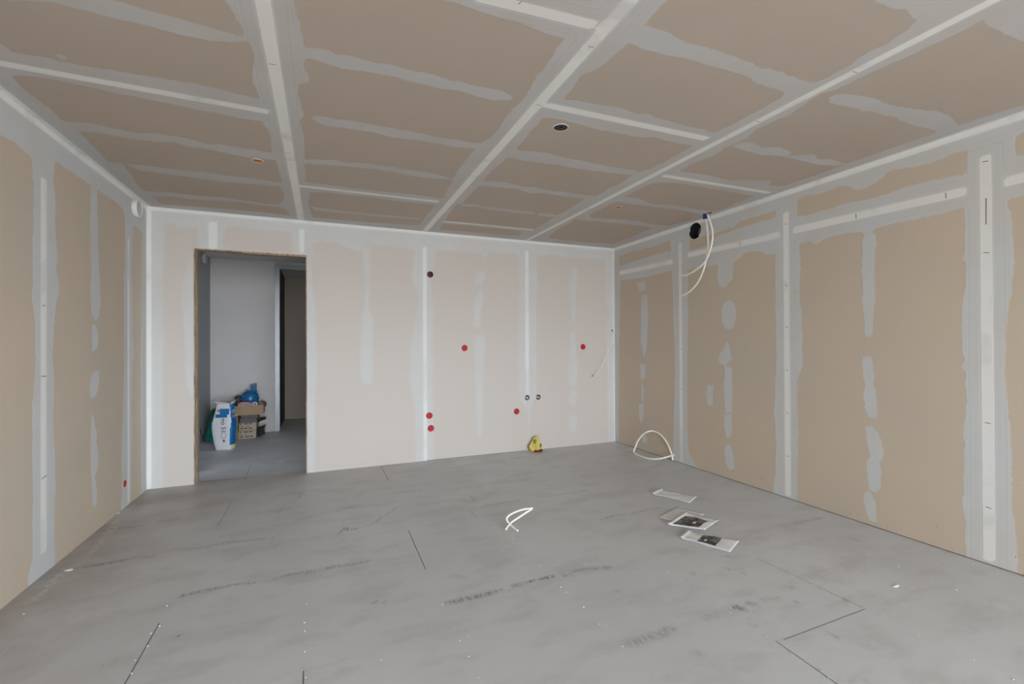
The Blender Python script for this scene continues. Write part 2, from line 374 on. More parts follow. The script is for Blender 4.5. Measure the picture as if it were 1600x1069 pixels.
# ---------------- ceiling pattern
C = lambda pts: UV(pts, 2, H)
C1 = lambda p: C(crop(0, 0, 3.2, p)); C2 = lambda p: C(crop(400, 0, 3.2, p)); C3 = lambda p: C(crop(800, 0, 3.2, p)); C4 = lambda p: C(crop(1150, 0, 3.2, p))
F1 = lambda p: C(crop(220, 240, 5.714, p)); F2 = lambda p: C(crop(440, 240, 5.714, p)); F3 = lambda p: C(crop(660, 240, 5.714, p)); F4 = lambda p: C(crop(820, 240, 3.636, p))
cat = lambda *a: np.concatenate(a)
beC = [
 C1([(520, -60), (560, 0), (640, 22), (720, 45), (800, 68), (900, 95), (1010, 125), (1120, 155), (1215, 185), (1210, 150), (1170, 80), (1125, 0), (1115, -60)]),
 C1([(-60, 190), (-60, -20), (0, 3), (200, 5), (250, 12), (400, 45), (540, 85), (700, 120), (900, 175), (1100, 212), (1220, 210), (1235, 200), (1265, 260), (1265, 330), (1260, 380), (1275, 440), (1300, 495), (1150, 460), (1010, 425), (940, 412), (830, 395), (700, 378), (560, 350), (420, 330), (300, 305), (200, 285), (120, 275), (50, 260), (0, 215)]),
 C1([(45, 375), (120, 375), (250, 395), (400, 425), (560, 462), (700, 490), (850, 518), (1000, 550), (1150, 580), (1310, 605), (1340, 650), (1355, 690), (1350, 730), (1365, 765), (1330, 760), (1230, 745), (1100, 720), (1060, 725), (950, 695), (860, 680), (790, 668), (680, 665), (560, 640), (450, 615), (320, 608), (220, 520), (110, 440)]),
 C1([(390, 655), (500, 665), (600, 685), (720, 705), (830, 712), (870, 710), (940, 735), (1050, 748), (1150, 770), (1260, 790), (1380, 800), (1390, 830), (1400, 870), (1408, 912), (1280, 895), (1150, 880), (1000, 860), (900, 850), (700, 825), (600, 815), (540, 810), (470, 740)]),
 F1([(-205, 28), (-90, 120), (-10, 150), (200, 180), (400, 205), (600, 235), (700, 250), (900, 265), (1050, 280), (1240, 295), (1270, 350), (1285, 390), (1265, 430), (1240, 457), (1100, 450), (1000, 430), (860, 410), (760, 390), (600, 385), (540, 380), (420, 365), (300, 350), (200, 340), (60, 335), (10, 325)]),
 F1([(90, 380), (300, 385), (430, 405), (550, 415), (700, 420), (850, 430), (1000, 450), (1150, 468), (1270, 482), (1300, 500), (1330, 545), (1370, 560), (1100, 525), (700, 490), (400, 470), (190, 455), (130, 410)]),
 # second row of boards
 cat(C2([(190, -70), (190, 0), (205, 60), (225, 150), (240, 240), (245, 290), (240, 340), (262, 380), (262, 412), (215, 420), (212, 480), (230, 545), (240, 580), (210, 600), (230, 640), (240, 700), (245, 780), (250, 850)]), F2([(215, 250), (300, 270), (450, 285), (600, 305), (750, 325), (900, 340), (1050, 350), (1200, 370), (1450, 402), (1470, 350), (1530, 235)]),
     C2([(980, 900), (1010, 850), (1060, 790), (1120, 720), (1180, 680), (1220, 640), (1250, 580), (1290, 540), (1350, 480), (1380, 430), (1400, 380), (1450, 330), (1490, 280), (1500, 250), (1545, 195), (1400, 150), (1300, 110), (1270, 105), (1180, 75), (1060, 35), (1000, 15), (900, 0), (700, -50)])),
 F2([(250, 345), (400, 350), (600, 370), (800, 390), (1000, 420), (1200, 440), (1380, 455), (1340, 500), (1280, 570), (1230, 640), (1100, 635), (800, 615), (500, 592), (280, 570), (240, 480)]),
 # third row
 cat(C3([(820, -60), (775, 0), (655, 128), (760, 155), (830, 185), (870, 215), (950, 235), (1050, 265), (1130, 290), (1200, 310), (1250, 345), (1290, 340), (1340, 360), (1400, 385), (1500, 418)]), C4([(430, 400), (560, 330), (640, 275), (760, 215), (850, 150), (910, 105), (880, 80), (855, 45), (780, 45), (730, 20), (690, 0), (600, -60)])),
 C3([(585, 213), (650, 240), (760, 275), (870, 292), (960, 320), (1100, 360), (1180, 385), (1220, 415), (1370, 465), (1340, 490), (1250, 545), (1150, 595), (1060, 645), (1015, 665), (900, 635), (800, 610), (720, 590), (680, 570), (620, 570), (560, 545), (520, 535), (450, 525), (350, 508), (255, 498), (300, 440), (340, 380), (420, 350), (470, 310), (520, 270)]),
 C3([(155, 585), (200, 590), (260, 600), (330, 620), (420, 645), (530, 665), (650, 690), (700, 685), (780, 705), (905, 730), (850, 760), (780, 800), (700, 840), (640, 860), (600, 848), (500, 835), (400, 815), (330, 800), (240, 785), (200, 770), (120, 760), (20, 748), (60, 700), (100, 650), (130, 620)]),
 F3([(780, 35), (900, 65), (1040, 80), (1200, 100), (1350, 130), (1590, 160), (1880, 195), (1780, 260), (1640, 330), (1560, 378), (1400, 365), (1250, 340), (1150, 330), (1000, 300), (880, 290), (760, 260), (620, 245), (550, 250), (580, 200), (620, 150), (700, 90), (740, 40)]),
 F3([(520, 285), (700, 300), (850, 320), (950, 350), (1100, 355), (1250, 380), (1450, 400), (1400, 440), (1300, 500), (1200, 550), (1100, 620), (1000, 670), (800, 655), (500, 620), (200, 600), (230, 550), (270, 500), (300, 455), (360, 440), (420, 370), (480, 310)]),
 F3([(180, 625), (400, 640), (900, 695), (860, 735), (600, 715), (150, 680)]),
 # fourth row
 cat(C4([(1235, 100), (1150, 150), (1000, 215), (850, 285), (700, 350), (600, 400), (500, 450), (420, 470), (330, 530), (270, 575), (200, 600), (100, 650), (60, 690), (-40, 730)]), C3([(1000, 780), (900, 820), (835, 855), (900, 865), (1000, 880), (1090, 905), (1180, 900), (1300, 905), (1280, 930)]),
     C4([(245, 930), (330, 900), (430, 865), (550, 820), (700, 770), (850, 715), (1000, 665), (1110, 630), (1300, 565), (1440, 525), (1700, 440), (1700, 300), (1430, 200), (1370, 180), (1310, 150), (1255, 135)])),
 F4([(730, 165), (850, 165), (1000, 190), (1150, 215), (1310, 240), (1200, 280), (1120, 320), (1060, 330), (1000, 320), (900, 305), (830, 290), (740, 290), (640, 255), (560, 245), (590, 235), (650, 200)]),
 F4([(520, 270), (620, 290), (720, 300), (850, 315), (950, 335), (990, 345), (930, 380), (820, 410), (740, 405), (650, 385), (560, 375), (460, 370), (380, 365), (360, 350), (440, 310)]),
 F4([(290, 375), (400, 385), (560, 400), (700, 415), (720, 425), (640, 460), (560, 490), (500, 512), (350, 505), (130, 480), (170, 440), (230, 405)]),
 # boards behind the photographer
 np.array([(-1.25, REAR), (-.4, REAR), (-.4, 1.45), (-1.25, 1.45)]), np.array([(0, REAR), (.85, REAR), (.85, .95), (0, 1.0)]), np.array([(1.2, REAR), (2.05, REAR), (2.05, .3), (1.2, .3)]), np.array([(2.42, REAR), (3.3, REAR), (3.3, .1), (2.42, .1)]),
]
paC = [
 C2([(225, 235), (300, 238), (350, 250), (400, 272), (460, 275), (520, 290), (600, 320), (680, 328), (740, 345), (820, 360), (900, 378), (960, 400), (1040, 412), (1100, 430), (1180, 445), (1240, 460), (1290, 490), (1270, 503), (1180, 500), (1100, 480), (1020, 455), (900, 440), (830, 425), (740, 400), (680, 380), (600, 368), (500, 350), (430, 345), (350, 320), (290, 300), (225, 290)]),
 C2([(270, 590), (290, 578), (340, 582), (400, 598), (470, 600), (560, 618), (640, 632), (760, 652), (850, 675), (930, 690), (1000, 698), (1060, 712), (1150, 720), (1130, 745), (1000, 735), (900, 718), (800, 700), (700, 688), (640, 678), (590, 662), (500, 648), (440, 638), (370, 632), (310, 612)]),
 F2([(190, 60), (260, 50), (480, 60), (560, 80), (720, 85), (860, 105), (1000, 120), (1150, 150), (1300, 170), (1400, 190), (1530, 230), (1400, 228), (1250, 215), (1100, 185), (950, 155), (850, 140), (700, 130), (600, 115), (450, 105), (300, 95), (190, 80)]),
 F2([(250, 468), (400, 495), (500, 508), (800, 538), (1240, 578), (1240, 592), (800, 555), (500, 527), (300, 505)]),
 F3([(340, 452), (480, 455), (600, 478), (800, 500), (1000, 525), (990, 540), (800, 525), (600, 500), (480, 475), (350, 468)]),
 F3([(1025, 535), (1100, 532), (1200, 552), (1150, 568), (1030, 555)]),
 C4([(460, 495), (480, 475), (560, 470), (640, 485), (710, 500), (730, 515), (800, 530), (880, 545), (960, 555), (1000, 550), (1030, 565), (1070, 585), (1110, 630), (1100, 660), (1010, 680), (1000, 655), (960, 640), (900, 630), (820, 605), (800, 585), (740, 580), (700, 560), (640, 555), (560, 535), (500, 520), (465, 512)]),
 C4([(-10, 725), (40, 708), (90, 712), (130, 740), (200, 735), (250, 745), (280, 762), (265, 780), (380, 770), (405, 780), (400, 797), (480, 797), (550, 820), (500, 830), (420, 825), (330, 805), (220, 780), (130, 775), (60, 755), (-10, 735)]),
 C1([(272, 275), (300, 270), (350, 290), (340, 302), (300, 292)]),
]
J1, J2, J3 = -.197, 1.026, 2.243; tw = .027
taC = [((J1, REAR), (J1, BY-.02), tw), ((J2, REAR), (J2, BY-.02), tw), ((J3, REAR), (J3, BY-.02), tw*.85)]
def seg(fn, a, b_, hw): q = fn([a, b_]); return (q[0], q[1], hw)
taC += [seg(C1, (-60, 306), (1345, 560), .026), seg(C2, (1100, -20), (1700, 130), .026), seg(C3, (165, 525), (975, 695), .026), seg(C3, (755, 878), (1290, 965), .022),
        seg(F2, (170, 290), (1400, 430), .024), seg(F3, (190, 606), (990, 683), .020), seg(F3, (0, 0), (.1, 0), 0)][:-1]
taC += [((LX+.014, REAR), (LX+.014, BY), .016), ((RX-.014, REAR), (RX-.014, BY), .014)]
marksC = []
def cm(fn, a, b_, w=.0016):
    q = fn([a, b_]); d = q[1]-q[0]; n = np.array([-d[1], d[0]])/np.linalg.norm(d)*w
    return [tuple(q[0]-n), tuple(q[1]-n), tuple(q[1]+n), tuple(q[0]+n)]
for fn, a, b_ in ((C1, (1342, 318), (1380, 324)), (C1, (1425, 763), (1450, 765)), (C3, (380, 231), (410, 237)), (C3, (120, 523), (146, 527)), (C3, (1220, 606), (1240, 610)), (C3, (640, 901), (660, 904)), (C4, (583, 356), (606, 363)), (C3, (32, 20), (50, 5))):
    marksC.append((cm(fn, a, b_), 1))
SPOT = [(1.255, 2.292, .040), (-.399, 3.463, .031), (2.474, 3.446, .030)]
surface('ceiling', 2, H, axes_lines(LX-.12, RX+.12, G), yl(REAR-.12, BY+.12), H+.12, m_ceil, (beC, paC), taC, holes=SPOT, marks=marksC, extra_mats=(m_edge,))

# ---------------- left wall pattern (y,z)
Lw = lambda p: UV(p, 0, LX)
W1 = lambda p: Lw(crop(0, 180, 2.8125, p)); W2 = lambda p: Lw(crop(0, 560, 2.6725, p))
beL = [
 cat(W1([(-150, -10), (0, 82), (60, 120), (138, 185), (142, 240), (148, 300), (145, 400), (148, 460), (145, 560), (145, 680), (142, 800), (150, 880), (155, 960), (156, 1069)]), W2([(143, 90), (135, 220), (137, 400), (135, 520), (137, 640), (137, 760), (135, 850), (120, 890), (118, 940), (118, 1100), (-150, 1400)])),
 cat(W1([(240, 200), (300, 235), (350, 275), (400, 310), (470, 355), (530, 400), (548, 430), (550, 520), (548, 620), (545, 760), (545, 1069)]), W2([(518, 20), (515, 200), (508, 350), (510, 520), (505, 640), (500, 760), (240, 1000), (232, 900), (228, 700), (232, 560), (230, 450), (228, 330), (222, 250), (228, 120), (222, 10)]),
     W1([(235, 960), (240, 880), (250, 810), (262, 780), (258, 740), (250, 690), (252, 600), (248, 540), (242, 470), (245, 400), (240, 330), (235, 290), (240, 240)])),
 cat(W1([(585, 480), (622, 505), (622, 700), (620, 1069)]), W2([(588, 10), (588, 300), (590, 560), (545, 620), (548, 560), (552, 300), (552, 10)]), W1([(588, 1069), (580, 700)])),
 np.array([(REAR, .05), (2.2, .05), (2.2, 2.28), (REAR, 2.28)]),
]
paL = [
 W1([(398, 290), (428, 300), (427, 400), (430, 480), (432, 600), (438, 700), (443, 830), (435, 890), (417, 905), (402, 870), (398, 780), (402, 700), (398, 600), (396, 500), (398, 400)]),
 W1([(410, 918), (425, 925), (433, 975), (430, 1015), (415, 1040), (405, 1035), (403, 970), (403, 925)]),
 W2([(390, 60), (412, 48), (416, 90), (410, 130), (398, 160), (380, 170), (374, 140), (378, 90)]),
 W2([(385, 220), (395, 260), (403, 300), (402, 350), (410, 400), (412, 440), (405, 475), (395, 490), (402, 530), (407, 570), (405, 600), (395, 628), (385, 600), (385, 560), (380, 490), (382, 440), (378, 380), (380, 310), (383, 250)]),
]
taL = [((3.345, .12), (3.345, 2.2), .028), ((4.545, .02), (4.545, 2.12), .020), ((REAR, H-.016), (BY, H-.016), .018), ((BY-.012, 0), (BY-.012, H), .014)]
surface('wall_left', 0, LX, yl(REAR, BY), axes_lines(0, H, G), LX-.12, m_side, (beL, paL), taL,
        marks=[([(3.32, 1.098), (3.37, 1.094), (3.37, 1.098), (3.32, 1.102)], 1), ([(3.325, .53), (3.375, .537), (3.375, .542), (3.325, .535)], 1), ([(3.33, 1.49), (3.36, 1.49), (3.36, 1.494), (3.33, 1.494)], 1)], extra_mats=(m_edge,))

# ---------------- right wall pattern (y,z)
Rw = lambda p: UV(p, 0, RX)
R1 = lambda p: Rw(crop(940, 300, 2.227, p)); R2 = lambda p: Rw(crop(1200, 160, 2.6725, p)); R3 = lambda p: Rw(crop(1200, 500, 2.6725, p)); R4 = lambda p: Rw(crop(1480, 160, 5.3417, p))
beR = [
 R1([(62, 225), (100, 210), (180, 190), (240, 165), (242, 205), (160, 225), (62, 260)]),
 Rw([(1078, 371), (1085, 374), (1112, 366), (1130, 360), (1148, 355), (1157, 345), (1185, 336), (1212, 329), (1213, 341), (1160, 354), (1130, 366), (1112, 374), (1105, 384), (1078, 391)]),
 R2([(122, 410), (150, 390), (220, 380), (270, 362), (300, 350), (330, 345), (370, 365), (420, 355), (480, 315), (500, 290), (600, 270), (700, 245), (760, 225), (830, 200), (828, 300), (700, 320), (600, 345), (450, 395), (300, 430), (230, 450), (160, 472), (122, 475)]),
 R4([(550, 360), (575, 280), (640, 245), (700, 220), (1400, 20), (1400, 340), (900, 400), (640, 440), (570, 445)]),
 R1([(65, 310), (120, 300), (180, 290), (245, 272), (248, 400), (252, 500), (255, 600), (252, 750), (250, 880), (245, 960), (60, 900), (60, 700), (62, 500)]),
 cat(R1([(300, 270), (360, 262), (400, 252), (440, 245), (470, 240), (500, 210), (545, 205), (570, 215), (605, 215), (605, 400), (608, 600), (600, 760), (608, 880), (605, 960), (598, 1060), (450, 1010), (330, 955), (300, 900), (298, 700), (300, 400)])),
 cat(R2([(133, 590), (170, 585), (195, 595), (210, 590), (240, 568), (300, 552), (370, 540), (400, 545), (430, 535), (460, 525), (540, 500), (600, 490), (700, 470), (760, 455), (820, 435), (820, 520), (815, 600), (808, 650), (825, 680), (825, 740), (810, 850), (805, 950), (815, 1050)]),
     R3([(818, 150), (800, 200), (820, 215), (830, 330), (825, 400), (812, 440), (812, 480), (825, 520), (812, 560), (820, 620), (812, 700), (810, 790), (822, 860), (825, 975), (825, 1100), (130, 900), (122, 745), (122, 640), (125, 430), (122, 250), (145, 200), (140, 100)]), R2([(145, 1000), (140, 900), (132, 800), (135, 700)])),
 cat(R2([(1000, 395), (1069, 392), (1500, 280)]), R3([(1500, 1400), (1042, 1100), (1042, 1050), (1035, 900), (1020, 780), (1015, 620), (1010, 500), (1000, 350), (990, 220), (995, 100)]), R2([(1000, 880), (1022, 760), (1025, 650), (1020, 500), (1005, 450)])),
 np.array([(REAR, .03), (.55, .03), (.55, 2.05), (REAR, 2.05)]),
]
def ell(fn, cx, cy, rx, ry, n=14, skew=0): return fn([(cx+rx*math.cos(a)+skew*ry*math.sin(a), cy+ry*math.sin(a)) for a in [2*math.pi*i/n for i in range(n)]])
paR = [
 R1([(123, 318), (150, 310), (153, 340), (130, 347)]), R1([(138, 358), (160, 358), (162, 450), (157, 550), (147, 580), (137, 520)]), R1([(133, 598), (152, 600), (153, 645), (137, 655)]), R1([(138, 662), (148, 680), (146, 740), (138, 720)]), R1([(129, 738), (147, 737), (147, 780), (137, 808), (129, 780)]), ell(R1, 149, 860, 9, 15),
 R1([(408, 245), (430, 240), (458, 245), (457, 300), (432, 333), (410, 328), (402, 280)]), ell(R1, 443, 428, 26, 52), R1([(437, 510), (445, 540), (452, 580), (430, 602), (408, 596), (408, 570), (425, 545)]), R1([(430, 610), (452, 612), (456, 690), (454, 765), (430, 768), (426, 690)]), R1([(368, 670), (390, 672), (386, 740), (370, 746), (363, 700)]), R1([(429, 773), (450, 775), (454, 850), (436, 858), (427, 820)]), R1([(432, 880), (450, 878), (460, 930), (464, 962), (445, 968), (430, 940), (427, 900)]),
 R2([(400, 550), (420, 542), (445, 548), (455, 590), (450, 640), (445, 720), (448, 820), (442, 900), (440, 970), (418, 988), (402, 970), (400, 900), (392, 870), (395, 780), (390, 700), (395, 620), (390, 590)]),
 R3([(395, 155), (415, 145), (435, 150), (440, 200), (445, 270), (452, 300), (455, 360), (450, 415), (425, 405), (405, 370), (398, 310), (405, 270), (395, 220), (392, 180)]),
 R3([(403, 445), (430, 442), (455, 465), (470, 500), (480, 545), (475, 578), (440, 575), (428, 570), (415, 510)]), R3([(412, 580), (440, 572), (465, 588), (472, 650), (470, 705), (450, 718), (425, 710), (415, 650)]), R3([(402, 718), (420, 712), (440, 740), (448, 780), (455, 830), (450, 848), (425, 835), (405, 790), (398, 750)]),
]
yT1 = R1([(275, 500)])[0][0]; yT2 = R2([(77, 800)])[0][0]; yT3 = R2([(910, 600)])[0][0]
taR = [((yT1, .02), (yT1, 2.33), .019), ((yT2, .02), (yT2, 2.33), .024), ((yT3, .02), (yT3, 2.33), .026), ((BY-.010, 0), (BY-.010, H), .006),
       seg(R1, (62, 283), (248, 242), .024), seg(R1, (300, 220), (620, 150), .024), seg(R2, (0, 562), (48, 550), .022), seg(R2, (105, 535), (830, 370), .026), seg(R2, (985, 335), (1500, 195), .027), ((REAR, H-.016), (BY, H-.016), .018)]
marksR = []
for k, (yy, hw) in enumerate(((yT1, .016), (yT2, .02), (yT3, .022))):
    for z in ([.35, .78, 1.2, 2.25], [.33, .68, 1.03, 1.38, 1.72, 2.22], [.30, .78, 1.75, 2.27])[k]:
        z += .01*k; marksR.append(([(yy-hw*.6, z), (yy+hw*.5, z+.004), (yy+hw*.5, z+.008), (yy-hw*.6, z+.004)], 1))
for fn, a, b_ in ((R2, (368, 465), (368, 487)), (R2, (742, 378), (744, 402)), (R1, (480, 175), (480, 186)), (R2, (911, 400), (911, 510))): marksR.append((cm(fn, a, b_, .0022), 1))
m_gap = plain('wall_foot_gap', (.13, .115, .10), .9, var=.5, scale=6)
marksR.append(([(-.7, .0006), (BY-.01, .0006), (BY-.01, .0048), (-.7, .0048)], 2))
DUCT = (3.562, 2.405, .083)
sp = lambda P: np.clip((1.0-P[:, 1])/1.0, 0, 1)**1.3*np.clip((4.6-P[:, 0])/1.5, .2, 1)
surface('wall_right', 0, RX, yl(-.8, BY), axes_lines(0, H, G), RX+.12, m_side, (beR, paR), taR, holes=[DUCT], marks=marksR, attrs={'speck': sp}, extra_mats=(m_edge, m_gap))

# ---------------- back wall pattern (x,z)
Bw = lambda p: UV(p, 1, BY)
K1 = lambda p: Bw(crop(220, 310, 2.324, p)); K2 = lambda p: Bw(crop(480, 340, 2.672, p))
beB = [
 K1([(85, 90), (125, 95), (130, 108), (208, 108), (208, 183), (170, 240), (150, 300), (148, 400), (160, 480), (162, 580), (165, 680), (190, 720), (190, 1100), (80, 1100), (78, 800), (80, 500), (78, 300)]),
 K1([(318, 98), (400, 112), (548, 122), (548, 200), (300, 188), (300, 130)]),
 K2([(25, 110), (60, 100), (130, 110), (180, 130), (215, 145), (240, 120), (265, 110), (330, 120), (400, 125), (450, 140), (445, 200), (435, 250), (455, 290), (465, 340), (455, 400), (440, 500), (430, 560), (430, 700), (450, 800), (455, 1100), (30, 1100), (30, 800), (40, 650), (35, 400), (20, 250)]),
 K2([(540, 135), (600, 140), (700, 150), (740, 145), (790, 150), (860, 150), (885, 165), (885, 400), (880, 700), (890, 760), (915, 800), (918, 1100), (540, 1100), (525, 900), (525, 400), (515, 250), (530, 190)]),
 K2([(960, 160), (1010, 155), (1080, 165), (1140, 170), (1245, 175), (1245, 300), (1255, 400), (1250, 500), (1255, 700), (1258, 1100), (925, 1100), (930, 800), (955, 740), (955, 400), (960, 300)]),
]
paB = [
 K2([(232, 130), (262, 105), (262, 300), (255, 380), (275, 430), (272, 600), (270, 700), (225, 690), (220, 560), (230, 440), (240, 380), (240, 250)]),
 K2([(728, 140), (756, 140), (748, 168), (735, 172)]), K2([(735, 225), (742, 250), (725, 285), (700, 282), (698, 250), (715, 228)]), K2([(720, 300), (735, 310), (728, 380), (722, 460), (695, 455), (700, 350)]),
 K2([(705, 490), (740, 490), (738, 600), (732, 700), (735, 830), (725, 910), (715, 922), (708, 880), (705, 700), (700, 600)]),
 K2([(1105, 215), (1125, 210), (1125, 280), (1118, 320), (1120, 400), (1112, 470), (1095, 300)]), K2([(1100, 480), (1118, 480), (1125, 560), (1128, 640), (1120, 710), (1095, 700), (1092, 620), (1100, 560)]), ell(K2, 1110, 755, 18, 36), ell(K2, 1110, 860, 17, 36),
]
taB = [((1.026, 0), (1.026, 2.33), .020), ((2.248, .66), (2.248, 2.38), .022), ((LX+.014, 0), (LX+.014, H), .018), ((RX-.012, 0), (RX-.012, H), .013), ((LX, H-.014), (RX, H-.014), .017),
       seg(K1, (262, 85), (262, 184), .034), seg(K1, (584, 112), (584, 198), .022)]
DOOR = (-1.09, -.146, 0, 2.156)
COLL = [(1.085, 2.032, .036), (2.243, .627, .033), (2.390, .627, .033)]
xs = axes_lines(LX, RX, G, (DOOR[0], DOOR[1])); zs = axes_lines(0, H, G, (DOOR[3],))
mk = [([(1.05, .0006), (2.23, .0006), (2.23, .0045), (1.05, .0045)], 1), ([(2.2465, .01), (2.2495, .01), (2.2495, .60), (2.2465, .60)], 2)]
surface('wall_back', 1, BY, xs, zs, BY+.12, m_back, (beB, paB), taB, holes=COLL, rect=DOOR, marks=mk, extra_mats=(m_edge, plain('board_seam', (.50, .47, .44), .9)))

# ---------------- rear wall with window openings
bm = bmesh.new(); y0, y1 = REAR-.2, REAR; xe = [LX-.12, WIN[0][0], WIN[0][1], WIN[1][0], WIN[1][1], RX+.12]
for a, b_ in ((0, 1), (2, 3), (4, 5)): box(bm, (xe[a], y0, 0), (xe[b_], y1, H))
for (a, b_, c_, d_) in WIN: box(bm, (a, y0, 0), (b_, y1, c_)); box(bm, (a, y0, d_), (b_, y1, H))
link('wall_rear', bm, plain('rear_board', (.52, .47, .40), .85, scale=3), kind='structure')
bm = bmesh.new(); a, b_, c_, d_ = SIDEWIN
for lo, hi in (((RX, REAR, 0), (RX+.2, a, H)), ((RX, b_, 0), (RX+.2, -.8, H)), ((RX, a, 0), (RX+.2, b_, c_)), ((RX, a, d_), (RX+.2, b_, H))): box(bm, lo, hi)
link('wall_right_rear', bm, plain('rear_board', (.52, .47, .40), .85, scale=3), kind='structure')
for i, (a, b_, c_, d_) in enumerate(WIN):
    bm = bmesh.new()
    for lo, hi in (((a, y0+.05, c_), (a+.06, y0+.12, d_)), ((b_-.06, y0+.05, c_), (b_, y0+.12, d_)), ((a+.06, y0+.05, c_), (b_-.06, y0+.12, c_+.06)), ((a+.06, y0+.05, d_-.06), (b_-.06, y0+.12, d_))): box(bm, lo, hi)
    link('window_%d' % (i+1), bm, m_white, kind='structure')

# ---------------- floor
FY1 = 8.9
strokes = []  # (p, q, half width, strength)
def stroke(pts, w, s):
    q = UV(pts, 2, 0)
    for a, b_ in zip(q, q[1:]): strokes.append((a, b_, w, s))
T1c = lambda p: crop(0, 700, 2.857, p); T2c = lambda p: crop(480, 690, 2.821, p); T3c = lambda p: crop(1040, 690, 2.821, p)
for pts, w, s in [
 (T1c([(460, 370), (540, 358), (640, 345)]), .02, .5), (T1c([(710, 325), (800, 320)]), .016, .45), (T1c([(390, 530), (450, 520), (560, 500)]), .018, .8), (T1c([(590, 492), (680, 484)]), .015, .5),
 (T1c([(815, 455), (900, 445), (1000, 425), (1180, 405)]), .018, .38), (T1c([(815, 660), (900, 640), (1000, 620)]), .018, .75), (T1c([(1000, 620), (1060, 608), (1135, 602)]), .013, .6),
 (T1c([(1230, 580), (1300, 565), (1400, 548), (1480, 535), (1600, 515)]), .018, .55), (T1c([(1330, 225), (1350, 200)]), .008, .5), (T1c([(1500, 280), (1600, 262)]), .007, .5), (T1c([(1510, 385), (1545, 355), (1560, 368)]), .008, .9), (T1c([(765, 865), (790, 845), (818, 832)]), .005, .9),
 (T1c([(1220, 445), (1215, 400), (1250, 380)]), .01, .22), (T1c([(1250, 290), (1260, 260), (1330, 230)]), .008, .3),
 (T2c([(0, 578), (70, 562), (130, 548)]), .018, .6), (T2c([(170, 545), (265, 528)]), .018, .5), (T2c([(165, 380), (185, 392), (230, 380)]), .009, .9), (T2c([(250, 378), (300, 360), (330, 330)]), .008, .5), (T2c([(350, 325), (395, 288)]), .008, .5),
 (T2c([(400, 225), (445, 220), (500, 213)]), .009, .7), (T2c([(200, 250), (240, 230)]), .008, .5), (T2c([(180, 290), (260, 285)]), .006, .4), (T2c([(720, 240), (740, 265)]), .012, .3), (T2c([(720, 300), (740, 332)]), .008, .3), (T2c([(790, 280), (860, 270), (955, 258)]), .012, .45), (T2c([(1020, 245), (1120, 232), (1230, 215)]), .014, .32),
 (T2c([(620, 712), (680, 700)]), .014, .9), (T2c([(670, 700), (740, 685), (820, 665)]), .022, .72), (T2c([(835, 660), (890, 655)]), .010, .8), (T2c([(910, 635), (960, 625)]), .02, .55), (T2c([(970, 625), (1000, 608), (1060, 600), (1080, 594)]), .008, 1.2), (T2c([(1130, 590), (1165, 590)]), .012, .5), (T2c([(1170, 572), (1230, 562), (1330, 555)]), .016, .6),
 (T2c([(275, 708), (350, 710)]), .006, .8), (T2c([(1295, 345), (1350, 328), (1400, 322)]), .014, .5), (T2c([(1430, 318), (1500, 300), (1560, 292)]), .010, .5), (T2c([(1430, 890), (1500, 865), (1580, 845)]), .03, .42), (T2c([(1290, 670), (1380, 655)]), .006, .3), (T2c([(640, 592), (700, 600)]), .015, .25),
 (T3c([(570, 362), (620, 348)]), .016, .45), (T3c([(630, 350), (650, 345), (690, 338)]), .010, .55), (T3c([(180, 775), (240, 760), (320, 735)]), .03, .25), (T3c([(305, 730), (345, 738)]), .018, 1.1), (T3c([(345, 738), (380, 748)]), .010, .7), (T3c([(365, 715), (400, 718)]), .018, .6), (T3c([(430, 700), (490, 690)]), .02, .3), (T3c([(0, 828), (30, 826)]), .02, .5), (T3c([(560, 700), (600, 715)]), .006, .35), (T3c([(535, 640), (560, 642)]), .010, .45), (T3c([(715, 845), (740, 858), (770, 868)]), .005, .7), (T3c([(835, 433), (850, 435)]), .010, .6), (T3c([(275, 562), (285, 566)]), .010, .5), (T3c([(340, 578), (352, 582)]), .010, .5), (T3c([(260, 505), (300, 508)]), .010, .45), (T3c([(380, 808), (400, 812)]), .012, .4), (T3c([(110, 580), (125, 585)]), .010, .5), (T3c([(120, 928), (140, 930)]), .02, .3), (T3c([(770, 1060), (880, 1050)]), .01, .25), (T3c([(770, 690), (800, 700)]), .006, .5),
 (T1c([(0, 920), (60, 895)]), .05, .18), (T1c([(480, 965), (560, 935)]), .04, .16)]: stroke(pts, w, s)
def scuff(P):
    v = np.zeros(len(P))
    for a, b_, w, s in strokes:
        ab = b_-a; L = ab@ab+1e-9; h = np.clip(((P-a)@ab)/L, 0, 1); d = np.linalg.norm(P-a-h[:, None]*ab, axis=1)
        v = np.maximum(v, s*np.clip(1.25-d/w*.9, 0, 1))
    return v
dusts = []
for pts, w in ((T1c([(530, 310), (470, 395), (430, 445), (385, 490)]), .02), (T1c([(590, 255), (545, 300), (500, 370)]), .03), (T1c([(180, 655), (215, 620), (300, 540), (355, 515)]), .03), (T1c([(170, 655), (150, 680)]), .03),
               (T3c([(560, 460), (640, 470)]), .03), (T3c([(640, 597), (660, 597)]), .02), (T3c([(735, 440), (745, 450)]), .02), (T3c([(690, 505), (715, 515)]), .02), (T2c([(960, 475), (1010, 470)]), .012), (crop(300, 580, 5.937, [(580, 850), (640, 860)]), .07)):
    q = UV(pts, 2, 0)
    for a, b_ in zip(q, q[1:]): dusts.append((a, b_, w))
def dust(P):
    v = np.zeros(len(P))
    for a, b_, w in dusts:
        ab = b_-a; L = ab@ab+1e-9; h = np.clip(((P-a)@ab)/L, 0, 1); d = np.linalg.norm(P-a-h[:, None]*ab, axis=1)
        v = np.maximum(v, .7*np.clip(1.2-d/w, 0, 1))
    return v
